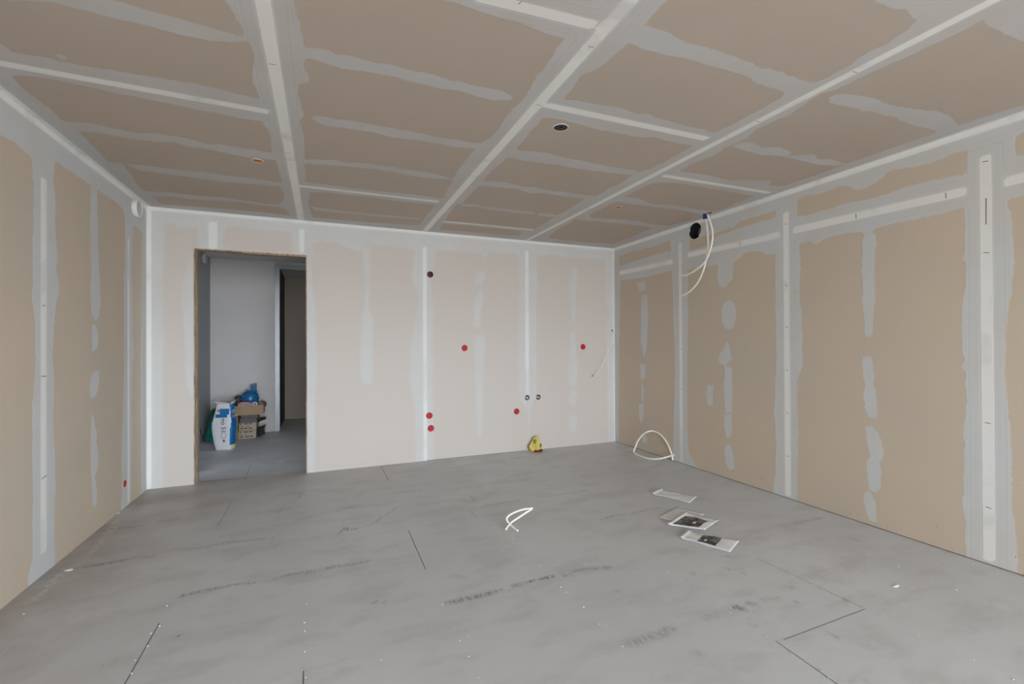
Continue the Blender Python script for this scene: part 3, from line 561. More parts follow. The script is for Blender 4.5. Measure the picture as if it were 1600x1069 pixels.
warmf = lambda P: np.clip((LX+.9-P[:, 0])/.9, 0, 1)**.9*1.0*(P[:, 1] < BY+.1) + np.clip((P[:, 1]-3.6)/1.2, 0, 1)*.30*(P[:, 1] < BY+.1)*(P[:, 0] < 1.3)
def fl(a, b_, w, sh=0): # line on the floor given in photo points
    q = UV([a, b_], 2, 0); d = q[1]-q[0]; n = np.array([-d[1], d[0]])/np.linalg.norm(d)*w
    return [tuple(q[0]-n), tuple(q[1]-n), tuple(q[1]+n), tuple(q[0]+n)]
fm = []
for a, b_, w in (((249, 974), (190, 1078), .0016), ((638, 829), (665, 890), .0018), ((595, 728), (607, 751), .0020), ((474, 1047), (474, 1075), .0015), ((1184, 873), (1346, 949), .0010), ((1352, 952), (1225, 1000), .0011), ((1212, 1002), (1312, 1072), .0014), ((340, 822), (362, 785), .0012), ((382, 751), (393, 724), .0012)):
    fm.append((fl(a, b_, w), 1))
for a, b_, w in (((395, 1075), (560, 1025), .0016), ((560, 1025), (700, 985), .0012), ((1225, 1000), (1050, 1060), .0010), ((1352, 952), (1470, 918), .0010)): fm.append((fl(a, b_, w), 2))
# a thin lip where the hall's floor boards begin
fm.append(([(-1.08, 5.085), (-.15, 5.085), (-.15, 5.091), (-1.08, 5.091)], 2))
ysf = yl(REAR-.12, FY1)
floor = surface('floor', 2, 0, axes_lines(LX-.15, RX+.12, G), ysf, -.15, m_floor, holes=(), marks=fm, attrs={'scuff': scuff, 'dust': dust, 'warm': warmf}, extra_mats=(m_joint, m_dust))

# ------------------------------------------------------------------ the hall beyond the doorway
HX0 = -1.466; HB = 7.56
def slab(name, lo, hi, mat, kind='structure'):
    bm = bmesh.new(); box(bm, lo, hi); return link(name, bm, mat, kind=kind)
slab('wall_hall_left', (HX0-.1, BY+.12, 0), (HX0, HB, H), plain('hall_board_shaded', (.40, .41, .42), .8, var=.12, scale=2))  # same board coloured darker, for the shade on this side
slab('wall_hall_back', (HX0-.1, HB, 0), (-.652, HB+.1, H), plain('hall_board_lit', (.82, .79, .775), .8, var=.10, scale=2))  # same board coloured paler, for the doorway light falling on it
slab('ceiling_hall', (HX0-.1, BY+.12, H), (HRX+.2, FY1, H+.1), m_hallboard)
bm = bmesh.new(); y0, y1, z0, z1 = HALLFILL
for lo, hi in (((HRX, BY+.12, 0), (HRX+.1, y0, H)), ((HRX, y1, 0), (HRX+.1, HB+.1, H)), ((HRX, y0, 0), (HRX+.1, y1, z0)), ((HRX, y0, z1), (HRX+.1, y1, H))): box(bm, lo, hi)
link('wall_hall_right', bm, m_hallboard, kind='structure')
slab('wall_closet_header', (-.652, HB, 2.465), (HRX, HB+.1, H), m_hallboard)
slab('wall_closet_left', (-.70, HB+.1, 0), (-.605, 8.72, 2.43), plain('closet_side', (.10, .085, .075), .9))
slab('wall_closet_back', (-.605, 8.70, 0), (HRX, 8.80, 2.43), plain('closet_board', (.52, .45, .38), .85))
slab('wall_closet_right', (HRX, HB+.1, 0), (HRX+.1, 8.8, 2.43), m_hallboard)
slab('ceiling_closet', (-.70, HB+.1, 2.43), (HRX+.1, 8.8, 2.465), m_hallboard)
# galvanised stud and head channel
bm = bmesh.new(); box(bm, (-.652, HB-.014, 0), (-.648, HB+.1, 2.47)); box(bm, (-.597, HB-.014, 0), (-.593, HB+.1, 2.47)); box(bm, (-.648, HB-.014, 0), (-.597, HB-.010, 2.47)); box(bm, (-.632, HB-.018, 0), (-.613, HB-.014, 2.47))
link('trim_1', bm, m_steel, kind='structure')
bm = bmesh.new(); box(bm, (-.593, HB-.012, 2.395), (HRX, HB-.006, 2.465)); box(bm, (-.593, HB-.006, 2.395), (HRX, HB+.1, 2.401)); box(bm, (-.593, HB-.018, 2.42), (HRX, HB-.012, 2.44))
link('trim_2', bm, m_steel, kind='structure')
# timber lining of the doorway
bm = bmesh.new(); box(bm, (DOOR[0]+.0005, BY+.001, 0), (-1.080, BY+.120, 2.146)); box(bm, (-1.080, BY+.05, 0), (-1.077, BY+.118, 2.146))
link('trim_3', bm, m_wood, kind='structure')
bm = bmesh.new(); box(bm, (DOOR[0]+.001, BY+.002, 2.1465), (DOOR[1]-.001, BY+.119, 2.1555)); box(bm, (-.70, BY+.004, 2.139), (DOOR[1]-.012, BY+.117, 2.1465))
link('trim_4', bm, m_wood, kind='structure')
bm = bmesh.new(); box(bm, (-.156, BY+.001, 0), (DOOR[1]-.0005, BY+.120, 2.146))
link('trim_5', bm, m_wood, kind='structure')

# floor screws, each a child of the floor
sb = bmesh.new(); lathe(sb, [(0, .0006), (.0015, .0006), (.0022, .0022), (.0042, .0024), (.0048, .0002)], 12)
scr0 = link('screw', sb, m_screw, floor); first = True
scr = T1c([(745, 705), (1368, 696), (1358, 780), (1360, 817), (1360, 910), (1365, 1023), (713, 795), (675, 828), (660, 884), (604, 948), (588, 1007), (1350, 992), (710, 232), (1185, 318), (1325, 380), (107, 742)]) + \
      T2c([(596, 718), (645, 816), (673, 877), (712, 947), (752, 1040), (708, 857), (1118, 642), (1140, 664), (1218, 730), (1285, 804), (1388, 903), (1524, 1040), (533, 552), (1028, 547), (905, 428), (325, 963), (1438, 478), (560, 640), (470, 460), (1070, 597)]) + \
      T3c([(8, 576), (68, 610), (130, 652), (458, 528), (515, 566), (542, 576), (583, 593), (660, 636), (738, 668), (810, 709), (872, 730), (947, 767), (1112, 852), (1355, 960), (1530, 1047), (444, 860), (518, 900), (555, 936), (686, 1010), (716, 1043), (1168, 607), (1280, 652), (1398, 700), (888, 497), (1025, 550), (1195, 487), (1355, 542), (284, 755), (352, 482), (530, 448), (695, 552), (420, 322)])
for (x, y) in scr:
    p = U(x, y, 2, 0)
    o = scr0 if first else scr0.copy()
    if not first: COL.objects.link(o); o.parent = floor
    o.location = (p[0], p[1], 0); first = False

# ------------------------------------------------------------------ fittings on walls and ceiling
MB = lambda x, z, y=BY: Matrix.Translation((x, y, z)) @ Matrix.Rotation(math.radians(90), 4, 'X')      # lathe +z -> -y (out of the back wall)
ML = lambda y, z: Matrix.Translation((LX, y, z)) @ Matrix.Rotation(math.radians(90), 4, 'Y')           # +z -> +x
def cap(x, z, label, M=None, r=.036):
    M = M or MB(x, z)
    t_ = empty('junction_box', M @ Vector((0, 0, 0)), 0, label, 'junction box', 'red covered junction boxes on the walls')
    Mi = Matrix.Translation(-(M @ Vector((0, 0, 0)))) @ M
    bm = bmesh.new(); lathe(bm, [(r, 0), (r, .003), (r*.93, .0045), (r*.86, .004), (r*.80, .0015), (r*.62, .0015), (r*.58, .0035), (r*.45, .0035), (r*.41, .0012), (r*.24, .0012), (r*.20, .0035), (r*.08, .0035), (0, .001)], 36, Mi)
    link('cover', bm, m_red, t_, True)
    bm = bmesh.new(); lathe(bm, [(r*1.02, .0002), (r*1.02, .0014), (r*1.13, .0010), (r*1.15, .0002)], 36, Mi)
    link('cut_edge', bm, m_ring, t_, True)
cap(1.473, 1.224, 'red round junction box cover left of centre on the back wall at mid height')
cap(3.017, 1.228, 'red round junction box cover on the back wall nearest the right corner')
cap(2.107, .472, 'red round junction box cover low on the back wall, left of the steel pipe ends')
cap(1.072, .489, 'upper of two red round junction box covers low on the back wall seam')
cap(1.088, .349, 'lower of two red round junction box covers low on the back wall seam')
cap(0, 0, 'small red junction box cover low on the left wall near the corner', ML(4.463, .188), .028)
# open dark box high on the back wall
t_ = empty('junction_box', (1.085, BY, 2.032), 0, 'open dark red junction box high on the back wall seam', 'junction box')
bm = bmesh.new(); lathe(bm, [(.0355, -.001), (.0355, -.05), (0, -.05)], 32, Matrix.Rotation(math.radians(90), 4, 'X'))
link('box_cup', bm, m_darkred, t_)
bm = bmesh.new(); lathe(bm, [(.036, 0), (.0355, .002), (.041, .0015), (.042, 0)], 32, Matrix.Rotation(math.radians(90), 4, 'X')); link('cut_edge', bm, m_ring, t_)
for (x, l) in ((2.243, 'left steel water pipe end in the back wall below the seam tape'), (2.390, 'right steel water pipe end in the back wall, clear of the seam')):
    t_ = empty('water_pipe', (x, BY, .627), 0, l, 'pipe', 'steel pipe ends in the back wall')
    RXm = Matrix.Rotation(math.radians(90), 4, 'X')
    bm = bmesh.new(); lathe(bm, [(.0325, -.001), (.0325, -.04), (0, -.04)], 28, RXm); link('sleeve', bm, m_black, t_)
    bm = bmesh.new(); lathe(bm, [(.033, 0), (.0325, .002), (.038, .0012), (.039, 0)], 28, RXm); link('cut_edge', bm, m_ring, t_)
    bm = bmesh.new(); lathe(bm, [(.013, -.035), (.013, .004), (.011, .006), (.008, .006), (.007, .001), (0, .001)], 24, RXm); lathe(bm, [(.024, -.03), (.024, -.008), (.019, -.006), (.019, -.03)], 24, RXm)
    link('pipe_end', bm, m_chrome, t_, True)
# ceiling outlets
for (x, y, r), l, mc, nm_, ct in zip(SPOT, ('black round ceiling outlet with white rim in the third board row', 'orange round ceiling outlet nearer the left wall', 'orange round ceiling outlet near the far right corner'), (m_black, m_orange, m_orange), ('ceiling_outlet', 'ceiling_outlet', 'ceiling_outlet'), ('ceiling outlet', 'ceiling outlet', 'ceiling outlet')):
    t_ = empty(nm_, (x, y, H), 0, l, ct)
    bm = bmesh.new(); lathe(bm, [(r*.985, -.001), (r*.985, .045), (0, .045)], 36); lathe(bm, [(r*.96, .004), (r*.90, .001), (r*.3, .001), (r*.26, .012), (0, .012)], 36)
    link('outlet_cup', bm, mc, t_)
    bm = bmesh.new(); lathe(bm, [(r, .001), (r, -.0025), (r*1.08, -.0018), (r*1.10, 0)], 36); link('rim', bm, m_ring if mc is not m_black else m_white, t_)
# detectors
def detector(name, M, label, r=.072, th=.034):
    t_ = empty(name, M @ Vector((0, 0, 0)), 0, label, 'detector')
    Mi = Matrix.Translation(-(M @ Vector((0, 0, 0)))) @ M
    bm = bmesh.new(); lathe(bm, [(r*.97, 0), (r, .004), (r, th-.006), (r*.95, th), (r*.84, th), (r*.82, th-.004)], 48, Mi); link('housing', bm, m_white, t_, True)
    bm = bmesh.new(); lathe(bm, [(r*.82, th-.004), (r*.5, th-.002), (0, th-.001)], 48, Mi); link('face_plate', bm, plain('grey_face', (.58, .58, .585), .5, var=.02), t_, True)
detector('wall_detector', ML(4.675, 2.402), 'white round detector high on the left wall by the ceiling corner')
q = U(317.5, 404, 0, HX0)
detector('wall_detector', Matrix.Translation((HX0, q[1], q[2])) @ Matrix.Rotation(math.radians(90), 4, 'Y'), 'round detector on the hall wall seen just inside the doorway', .062, .03)

# duct behind the ragged hole
t_ = empty('duct_sleeve', (RX, DUCT[0], DUCT[1]), 0, 'dark round duct opening cut high in the right wall', 'duct')
bm = bmesh.new(); lathe(bm, [(.082, -.003), (.082, -.30), (0, -.30)], 40, Matrix.Rotation(math.radians(-90), 4, 'Y')); link('duct_pipe', bm, m_duct, t_, True)
bm = bmesh.new(); Mr = Matrix.Rotation(math.radians(-90), 4, 'Y'); n = 48; ri = []; ro = []; rnd = random.Random(3)
for k in range(n):
    a = 2*math.pi*k/n; rr = .0825+rnd.uniform(-.002, .001); r2 = rr+.004+rnd.uniform(0, .003)
    if k in (9, 10, 11): rr -= .012
    if k in (30, 31): rr -= .008
    ri.append(bm.verts.new(Mr @ Vector((rr*math.cos(a), rr*math.sin(a), .0012)))); ro.append(bm.verts.new(Mr @ Vector((r2*math.cos(a), r2*math.sin(a), .0003))))
for k in range(n): bm.faces.new((ri[k], ri[(k+1) % n], ro[(k+1) % n], ro[k]))
link('cut_edge', bm, m_ring, t_)

# two conduits hanging from the ceiling plug
cxx = 3.385
pl = U(1103.5, 334.5, 2, H)
t_ = empty('hanging_conduit', (pl[0], pl[1], H), 0, 'two white conduits hanging from the ceiling through a blue plug at the right wall', 'conduit')
def loc(pts, base): return [Vector(p)-Vector(base) for p in pts]
base = (pl[0], pl[1], H)
S5 = lambda p, x: [U(a, b_, 0, x) for a, b_ in crop(1050, 320, 6.68, p)]
bm = bmesh.new(); A = S5([(348, 135), (366, 240), (376, 400), (362, 540), (330, 680), (270, 810), (190, 900), (110, 950)], cxx); A = [(pl[0]-.005, pl[1]+.008, H-.02)]+A
tube(bm, loc(A, base), .0082, hollow=False); link('conduit', bm, m_cable, t_, True)
bm = bmesh.new(); B_ = S5([(378, 130), (410, 220), (425, 320), (410, 430), (372, 550), (320, 620), (230, 692), (150, 732), (75, 738)], cxx-.018); B_ = [(pl[0]-.005, pl[1]-.02, H-.008)]+B_
tube(bm, loc(B_, base), .0082); link('conduit', bm, m_cable, t_, True)
bm = bmesh.new(); lathe(bm, [(0, -.045), (.014, -.045), (.0215, -.042), (.0225, -.03), (.019, -.028), (.019, -.004), (.023, 0), (0, 0)], 20, Matrix.Translation((-.004, .010, 0))); link('plug', bm, m_navy, t_)
bm = bmesh.new(); lathe(bm, [(0, -.0012), (.03, -.0012), (.032, 0)], 16, Matrix.Translation((.0, -.035, 0)) @ Matrix.Scale(.55, 4, (1, 0, 0))); link('ceiling_hole', bm, m_black, t_)

# pipe loop leaning at the right wall
S6 = lambda a, b_: (970+a/15.27, 660+b_/15.27)
def u6(a, b_, axis, v): x, y = S6(a, b_); return U(x, y, axis, v)
pr = .0105
L = [u6(1275, 775, 0, 3.462), u6(1150, 812, 0, 3.43), u6(1000, 855, 2, .035), u6(800, 878, 2, .018), u6(600, 850, 2, .012), u6(450, 800, 2, .012), u6(345, 745, 2, .016)]
xL = L[-1][0]
L += [u6(312, 690, 0, xL+.012), u6(345, 600, 0, xL+.03), u6(400, 460, 0, xL+.06), u6(500, 320, 0, xL+.09), u6(620, 232, 0, xL+.11), u6(740, 208, 0, 3.455), u6(880, 250, 0, 3.475), u6(1000, 350, 0, 3.477), u6(1100, 490, 0, 3.477), u6(1170, 640, 0, 3.477), u6(1218, 780, 0, 3.477)]
e_ = u6(1236, 905, 0, 3.475); e_[2] = max(e_[2], .004); L.append(e_)
bm = bmesh.new(); bs = (3.4, 4.1, 0); tube(bm, loc(L, bs), .0088, 12); 
o = link('pipe_offcut', bm, m_cable, None, True, label='white plastic pipe offcut bent in an arch against the right wall', cat='pipe'); o.location = bs
# curled offcut on the floor
S4 = lambda a, b_, z: U(760+a/16, 780+b_/16, 2, z)
Q = [S4(480, 765, .009), S4(530, 690, .018), S4(620, 585, .030), S4(800, 465, .052), S4(980, 345, .072), S4(1110, 262, .088), S4(1148, 232, .096), S4(1120, 232, .102), S4(1040, 240, .100), S4(920, 258, .096), S4(750, 312, .088), S4(600, 385, .076), S4(525, 450, .062), S4(508, 510, .048), S4(550, 590, .030), S4(640, 680, .016), S4(720, 750, .010), S4(785, 788, .009)]
bm = bmesh.new(); bs = (1.2, 2.9, 0); tube(bm, loc(Q, bs), .0068, 12); o = link('pipe_offcut', bm, m_cable, None, True, label='small curled white pipe offcut lying in the middle of the floor', cat='pipe'); o.location = bs
# thin wire at the right corner
S8 = lambda a, b_, y: U(900+a/10.69, 500+b_/10.69, 1, y)
Q = [S8(606, 178, BY-.004), S8(640, 180, BY-.03), S8(640, 225, BY-.05), S8(600, 320, BY-.09), S8(560, 430, BY-.11), S8(520, 560, BY-.12), S8(440, 760, BY-.10), S8(360, 880, BY-.06), S8(300, 930, BY-.03), S8(268, 940, BY-.012)]
bm = bmesh.new(); bs = (3.4, 4.9, 1.2); tube(bm, loc(Q, bs), .0032, 8)
o = link('wall_wire', bm, m_cable, None, True, label='thin white wire hanging from a small hole at the right corner of the back wall', cat='wire'); o.location = bs
hp = S8(604, 178, BY-.001); bm = bmesh.new(); lathe(bm, [(0, .001), (.012, .0008), (.013, 0)], 12, Matrix.Translation(Vector(hp)-Vector(bs)) @ Matrix.Rotation(math.radians(90), 4, 'X')); link('wire_hole', bm, m_black, o)
tp = Q[-1]; bm = bmesh.new(); tube(bm, loc([Q[-2], Q[-1], Q[-1]+(Q[-1]-Q[-2])*.25], bs), .0042, 8, n=3); link('wire_tip', bm, m_black, o)

# ------------------------------------------------------------------ pouches on the floor
def sheet(name, quad, label, mat, seed, lift=.006, prints=(), nu=26, nv=14, th=.0016, z0=.0012, curl=None):
    q = [U(1000+a/8.889, 750+b_/8.889, 2, 0) for a, b_ in quad]; c_ = sum(q)/4; rnd = np.random.RandomState(seed)
    K = rnd.uniform(2, 13, (7, 2))*rnd.choice([-1, 1], (7, 2)); ph = rnd.uniform(0, 6.28, 7)
    def h(u, v):
        s_ = sum(abs(math.sin(K[i][0]*u+K[i][1]*v*.6+ph[i]))**1.0/(1+i*.5) for i in range(7))/3.2
        e1 = .35+.65*min(1, 4*min(u, 1-u, v, 1-v)+.2)
        r = z0+lift*s_*e1
        if curl: r += curl(u, v)
        return r
    def P(u, v, dz=0):
        p = q[0]*(1-u)*(1-v)+q[1]*(1-u)*v+q[2]*u*v+q[3]*u*(1-v)
        wob = .004*math.sin(9*u+seed)*(1 if v in (0, 1) else 0)
        return Vector((p[0]-c_[0]+wob, p[1]-c_[1], h(u, v)+dz))
    bm = bmesh.new(); top = [[bm.verts.new(P(i/nu, j/nv, th)) for j in range(nv+1)] for i in range(nu+1)]; bot = [[bm.verts.new(P(i/nu, j/nv, 0)) for j in range(nv+1)] for i in range(nu+1)]
    for i in range(nu):
        for j in range(nv):
            bm.faces.new((top[i][j], top[i+1][j], top[i+1][j+1], top[i][j+1])); bm.faces.new((bot[i][j], bot[i][j+1], bot[i+1][j+1], bot[i+1][j]))
    for i in range(nu):
        bm.faces.new((top[i][0], bot[i][0], bot[i+1][0], top[i+1][0])); bm.faces.new((top[i][nv], top[i+1][nv], bot[i+1][nv], bot[i][nv]))
    for j in range(nv):
        bm.faces.new((top[0][j], top[0][j+1], bot[0][j+1], bot[0][j])); bm.faces.new((top[nu][j], bot[nu][j], bot[nu][j+1], top[nu][j+1]))
    o = link(name, bm, mat, None, True, label=label, cat='plastic pouch'); o.location = (c_[0], c_[1], 0)
    for (pn, u0, u1, v0, v1, m_, dz) in prints:
        bm = bmesh.new(); N = 22; g = [[bm.verts.new(P(u0+(u1-u0)*i/N, v0+(v1-v0)*j/N+.02*math.sin(3*i/N), th+dz)) for j in range(N+1)] for i in range(N+1)]
        for i in range(N):
            for j in range(N): bm.faces.new((g[i][j], g[i+1][j], g[i+1][j+1], g[i][j+1]))
        link(pn, bm, m_, o, True)
    return o
# corners: left-front, left-back, right-back, right-front ; u along the long side, v across
edgecurl = lambda u, v: .016*max(0, 1-u*14)
sheet('plastic_pouch', [(165, 203), (300, 143), (795, 238), (690, 325)], 'narrow empty clear plastic pouch nearest the back wall', m_poly, 3, .010, curl=edgecurl)
sheet('plastic_pouch', [(250, 525), (515, 385), (905, 475), (640, 620)], 'faint clear plastic sheet lying partly under the pouch with the larger dark print', m_poly, 8, .003, nu=20)
sheet('plastic_pouch', [(385, 645), (650, 470), (1095, 578), (900, 712)], 'wide clear pouch with a large dark print, between the other pouches', m_poly2, 5, .009, z0=.006, curl=lambda u, v: .010*max(0, 1-u*12),
      prints=(('dark_print', .10, .80, .08, .72, m_label, .0008), ('white_sticker', .52, .60, .28, .42, m_white, .0018)))
sheet('plastic_pouch', [(555, 815), (672, 718), (1382, 850), (1248, 1012)], 'long white pouch with a small dark print, closest to the camera of the pouches', m_poly2, 12, .007, curl=lambda u, v: .010*max(0, 1-u*14),
      prints=(('dark_print', .34, .70, .12, .86, m_label, .0008), ('white_sticker', .44, .49, .25, .42, m_white, .0018)))

# chips of plaster on the floor
for i, (x, y, r, l) in enumerate(((1400, 916.5, .014, 'white plaster chip on the floor at lower right'), (182, 803, .015, 'white plaster chip at the foot of the left wall'), (107.5, 891.5, .014, 'white plaster chip on the floor nearest the near left wall seam'))):
    p = U(x, y, 2, 0); bm = bmesh.new(); bmesh.ops.create_icosphere(bm, subdivisions=2, radius=r); rr = random.Random(i)
    for v in bm.verts: v.co = Vector((v.co.x*1.4, v.co.y*.6, v.co.z*.3))*(1+rr.uniform(-.2, .2)); v.co.z = max(v.co.z, -.002)
    o = link('plaster_chip', bm, m_ring, label=l, cat='plaster chip'); o.location = (p[0], p[1], .0022)

# crumpled yellow bag at the back wall
t_ = empty('crumpled_bag', (2.315, BY-.075, 0), 0, 'crumpled yellow plastic bag with dark red base standing against the back wall', 'bag')
bm = bmesh.new(); prof = [(.052, .030, .004, 0), (.066, .046, .012, 0), (.070, .048, .04, -.004), (.064, .044, .07, -.006), (.055, .036, .10, 0), (.042, .026, .13, .006), (.032, .018, .155, .012), (.022, .010, .172, .016)]
rings = []; rr = random.Random(7); nseg = 26
for k, (a, b_, z, dx) in enumerate(prof):
    ring = []
    for i in range(nseg):
        th = 2*math.pi*i/nseg; f_ = 1+.16*math.sin(5*th+k*1.3)+.10*math.sin(9*th-k*.9)+rr.uniform(-.05, .05)
        ring.append(bm.verts.new((dx+a*f_*math.cos(th), b_*f_*math.sin(th), z+.006*math.sin(4*th+k))))
    rings.append(ring)
for a, b_ in zip(rings, rings[1:]):
    for i in range(nseg): bm.faces.new((a[i], a[(i+1) % nseg], b_[(i+1) % nseg], b_[i]))
bm.faces.new(rings[-1]); bm.faces.new(rings[0])
link('bag_body', bm, m_yellow, t_)
bm = bmesh.new(); lathe(bm, [(0, .0), (.062, 0), (.068, .010), (.060, .024), (0, .026)], 20, Matrix.Translation((.016, -.014, .0005)) @ Matrix.Scale(.72, 4, (0, 1, 0))); link('bag_base', bm, m_maroon, t_)
for (x, z, w, h_, a) in ((-.030, .125, .008, .034, -.5), (-.014, .135, .006, .03, -.5), (-.022, .105, .02, .008, .3), (.048, .075, .008, .036, .15), (-.004, .062, .012, .010, .2)):
    bm = bmesh.new(); M_ = Matrix.Translation((x, -.048+.18*(z-.05)*(z > .05), z)) @ Matrix.Rotation(a, 4, 'Y'); box(bm, (-w/2, -.004, -h_/2), (w/2, .004, h_/2), 0, M_); link('dark_print', bm, m_print, t_)

# ------------------------------------------------------------------ things stacked in the hall
def W(px, py, y): return U(px, py, 1, y)
def text(body, size, M, mat, parent, name='printed_text'):
    c_ = bpy.data.curves.new('t', 'FONT'); c_.body = body; c_.size = size; c_.align_x = 'CENTER'; c_.align_y = 'CENTER'; c_.extrude = .0004
    o = bpy.data.objects.new('t', c_); COL.objects.link(o); dg = bpy.context.evaluated_depsgraph_get(); me = bpy.data.meshes.new_from_object(o.evaluated_get(dg)); bpy.data.objects.remove(o)
    me.transform(M); me.materials.clear(); me.materials.append(mat); ob = bpy.data.objects.new(name, me); COL.objects.link(ob); ob.parent = parent; return ob
# cement bag
t_ = empty('powder_bag', (-1.105, 6.50, 0), math.radians(-13), 'tall opened paper sack, white front and blue side, standing on the hall floor', 'sack')
lev = [(0, .084, .060, 0), (.012, .090, .068, 0), (.06, .098, .076, -.004), (.16, .106, .082, -.008), (.27, .116, .084, -.012), (.33, .116, .082, -.012), (.40, .100, .074, -.006), (.47, .092, .062, 0), (.52, .088, .052, .002), (.555, .086, .050, .004)]
def sackring(bm, a, b_, z, dx, n=32):
    ring = []
    for i in range(n):
        th = 2*math.pi*i/n; c_, s_ = math.cos(th), math.sin(th); p = .32
        x = a*math.copysign(abs(c_)**p, c_); y = b_*math.copysign(abs(s_)**p, s_)
        w = 1+.02*math.sin(11*z*9+th*3)
        ring.append(bm.verts.new((dx+x*w, y*w, z)))
    return ring
bm = bmesh.new(); R_ = [sackring(bm, a, b_, z, dx) for z, a, b_, dx in lev]; nn = 32
for k, (a, b_) in enumerate(zip(R_, R_[1:])):
    for i in range(nn):
        f = bm.faces.new((a[i], a[(i+1) % nn], b_[(i+1) % nn], b_[i]))
        cx_ = sum(v.co.x for v in f.verts)/4; cy_ = sum(v.co.y for v in f.verts)/4; zz = sum(v.co.z for v in f.verts)/4
        if cx_ > .8*lev[k][1] and k >= 2: f.material_index = 1
f = bm.faces.new(R_[0]); 
link('sack_body', bm, [m_bagwhite, m_bagblue], t_, True)
bm = bmesh.new(); rr = random.Random(5); T0 = sackring(bm, .086, .050, .556, .004); T1_ = []; T2_ = []
for i, v in enumerate(T0):
    th = 2*math.pi*i/32; k = 1.25+.22*math.sin(3*th+1)+rr.uniform(-.06, .06)
    T1_.append(bm.verts.new((.0+(v.co.x)*k-.02, v.co.y*k-.01, .585+.018*math.sin(2*th)+rr.uniform(-.006, .006)))); T2_.append(bm.verts.new((v.co.x*.75-.01, v.co.y*.7, .560)))
for i in range(32):
    j = (i+1) % 32; f = bm.faces.new((T0[i], T0[j], T1_[j], T1_[i])); f = bm.faces.new((T1_[i], T1_[j], T2_[j], T2_[i])); f.material_index = 1
bm.faces.new(T2_).material_index = 1
link('open_mouth', bm, [m_bagwhite, m_bagin], t_)
Mf = lambda x, z, a=0: Matrix.Translation((x, -.0860, z)) @ Matrix.Rotation(math.radians(90), 4, 'X') @ Matrix.Rotation(a, 4, 'Z')
text('no 51', .075, Mf(.012, .30, math.radians(-90)), m_print, t_)
bm = bmesh.new(); box(bm, (-.012, -.012, 0), (.012, .016, .001), 0, Mf(.02, .115)); link('printed_mark', bm, m_greycard, t_)
bm = bmesh.new(); lathe(bm, [(.027, 0), (.027, .001), (.030, .001), (.030, 0)], 24, Mf(.018, .185) @ Matrix.Scale(1.25, 4, (0, 1, 0))); link('printed_ring', bm, m_print, t_)
bm = bmesh.new(); box(bm, (-.075, -.079, .395), (.05, -.068, .435)); box(bm, (-.03, -.074, .43), (.07, -.060, .50)); link('blue_band', bm, m_bagblue, t_)
bm = bmesh.new(); box(bm, (-.055, -.0755, .462), (-.028, -.062, .492)); link('orange_picture', bm, plain('orange_print', (.70, .30, .08), .6, var=.5, scale=60), t_)
bm = bmesh.new(); box(bm, (.088, -.02, .025), (.1035, .035, .06)); link('yellow_print', bm, plain('yellow_print', (.65, .62, .10), .6), t_)
text('oo', .09, Matrix.Translation((.0965, -.005, .47)) @ Matrix.Rotation(math.radians(90), 4, 'Z') @ Matrix.Rotation(math.radians(90), 4, 'X'), m_bagwhite, t_)
text('OOO', .05, Matrix.Translation((.1065, -.005, .405)) @ Matrix.Rotation(math.radians(90), 4, 'Z') @ Matrix.Rotation(math.radians(90), 4, 'X'), m_bagwhite, t_)

# green rolled mat leaning in the corner
b0 = Vector(W(331.5, 684.5, 7.02)); t0 = Vector(W(339, 645, 7.44)); ax = (t0-b0); Ln = ax.length
Mg = Matrix.Translation(b0) @ ax.to_track_quat('Z', 'Y').to_matrix().to_4x4()
bm = bmesh.new(); N = 90; inn = []; out = []
path = []
for k in range(N+1):
    th = k/N*2*math.pi*2.6; r = .018+.058*k/N; path.append((r*math.cos(th), r*math.sin(th)))
def strip(off): return [(x*(1+off/math.hypot(x, y)), y*(1+off/math.hypot(x, y))) for x, y in path]
pa, pb = path, strip(.010)
va = [[bm.verts.new(Mg @ Vector((x, y, z))) for x, y in pa] for z in (0, Ln)]; vb = [[bm.verts.new(Mg @ Vector((x, y, z))) for x, y in pb] for z in (0, Ln)]
for k in range(N):
    bm.faces.new((va[0][k], va[0][k+1], va[1][k+1], va[1][k])); bm.faces.new((vb[0][k], vb[1][k], vb[1][k+1], vb[0][k+1]))
    bm.faces.new((va[0][k], vb[0][k], vb[0][k+1], va[0][k+1])); bm.faces.new((va[1][k], va[1][k+1], vb[1][k+1], vb[1][k]))
bm.faces.new((va[0][0], va[1][0], vb[1][0], vb[0][0])); bm.faces.new((va[0][N], vb[0][N], vb[1][N], va[1][N]))
zmin = min(v.co.z for v in bm.verts)
for v in bm.verts: v.co.z -= zmin-.002; v.co -= Vector((b0.x, b0.y, 0))
o = link('rolled_mat', bm, m_green, None, True, label='green rolled foam mat leaning in the hall corner behind the paper sack', cat='mat'); o.location = (b0.x, b0.y, 0)

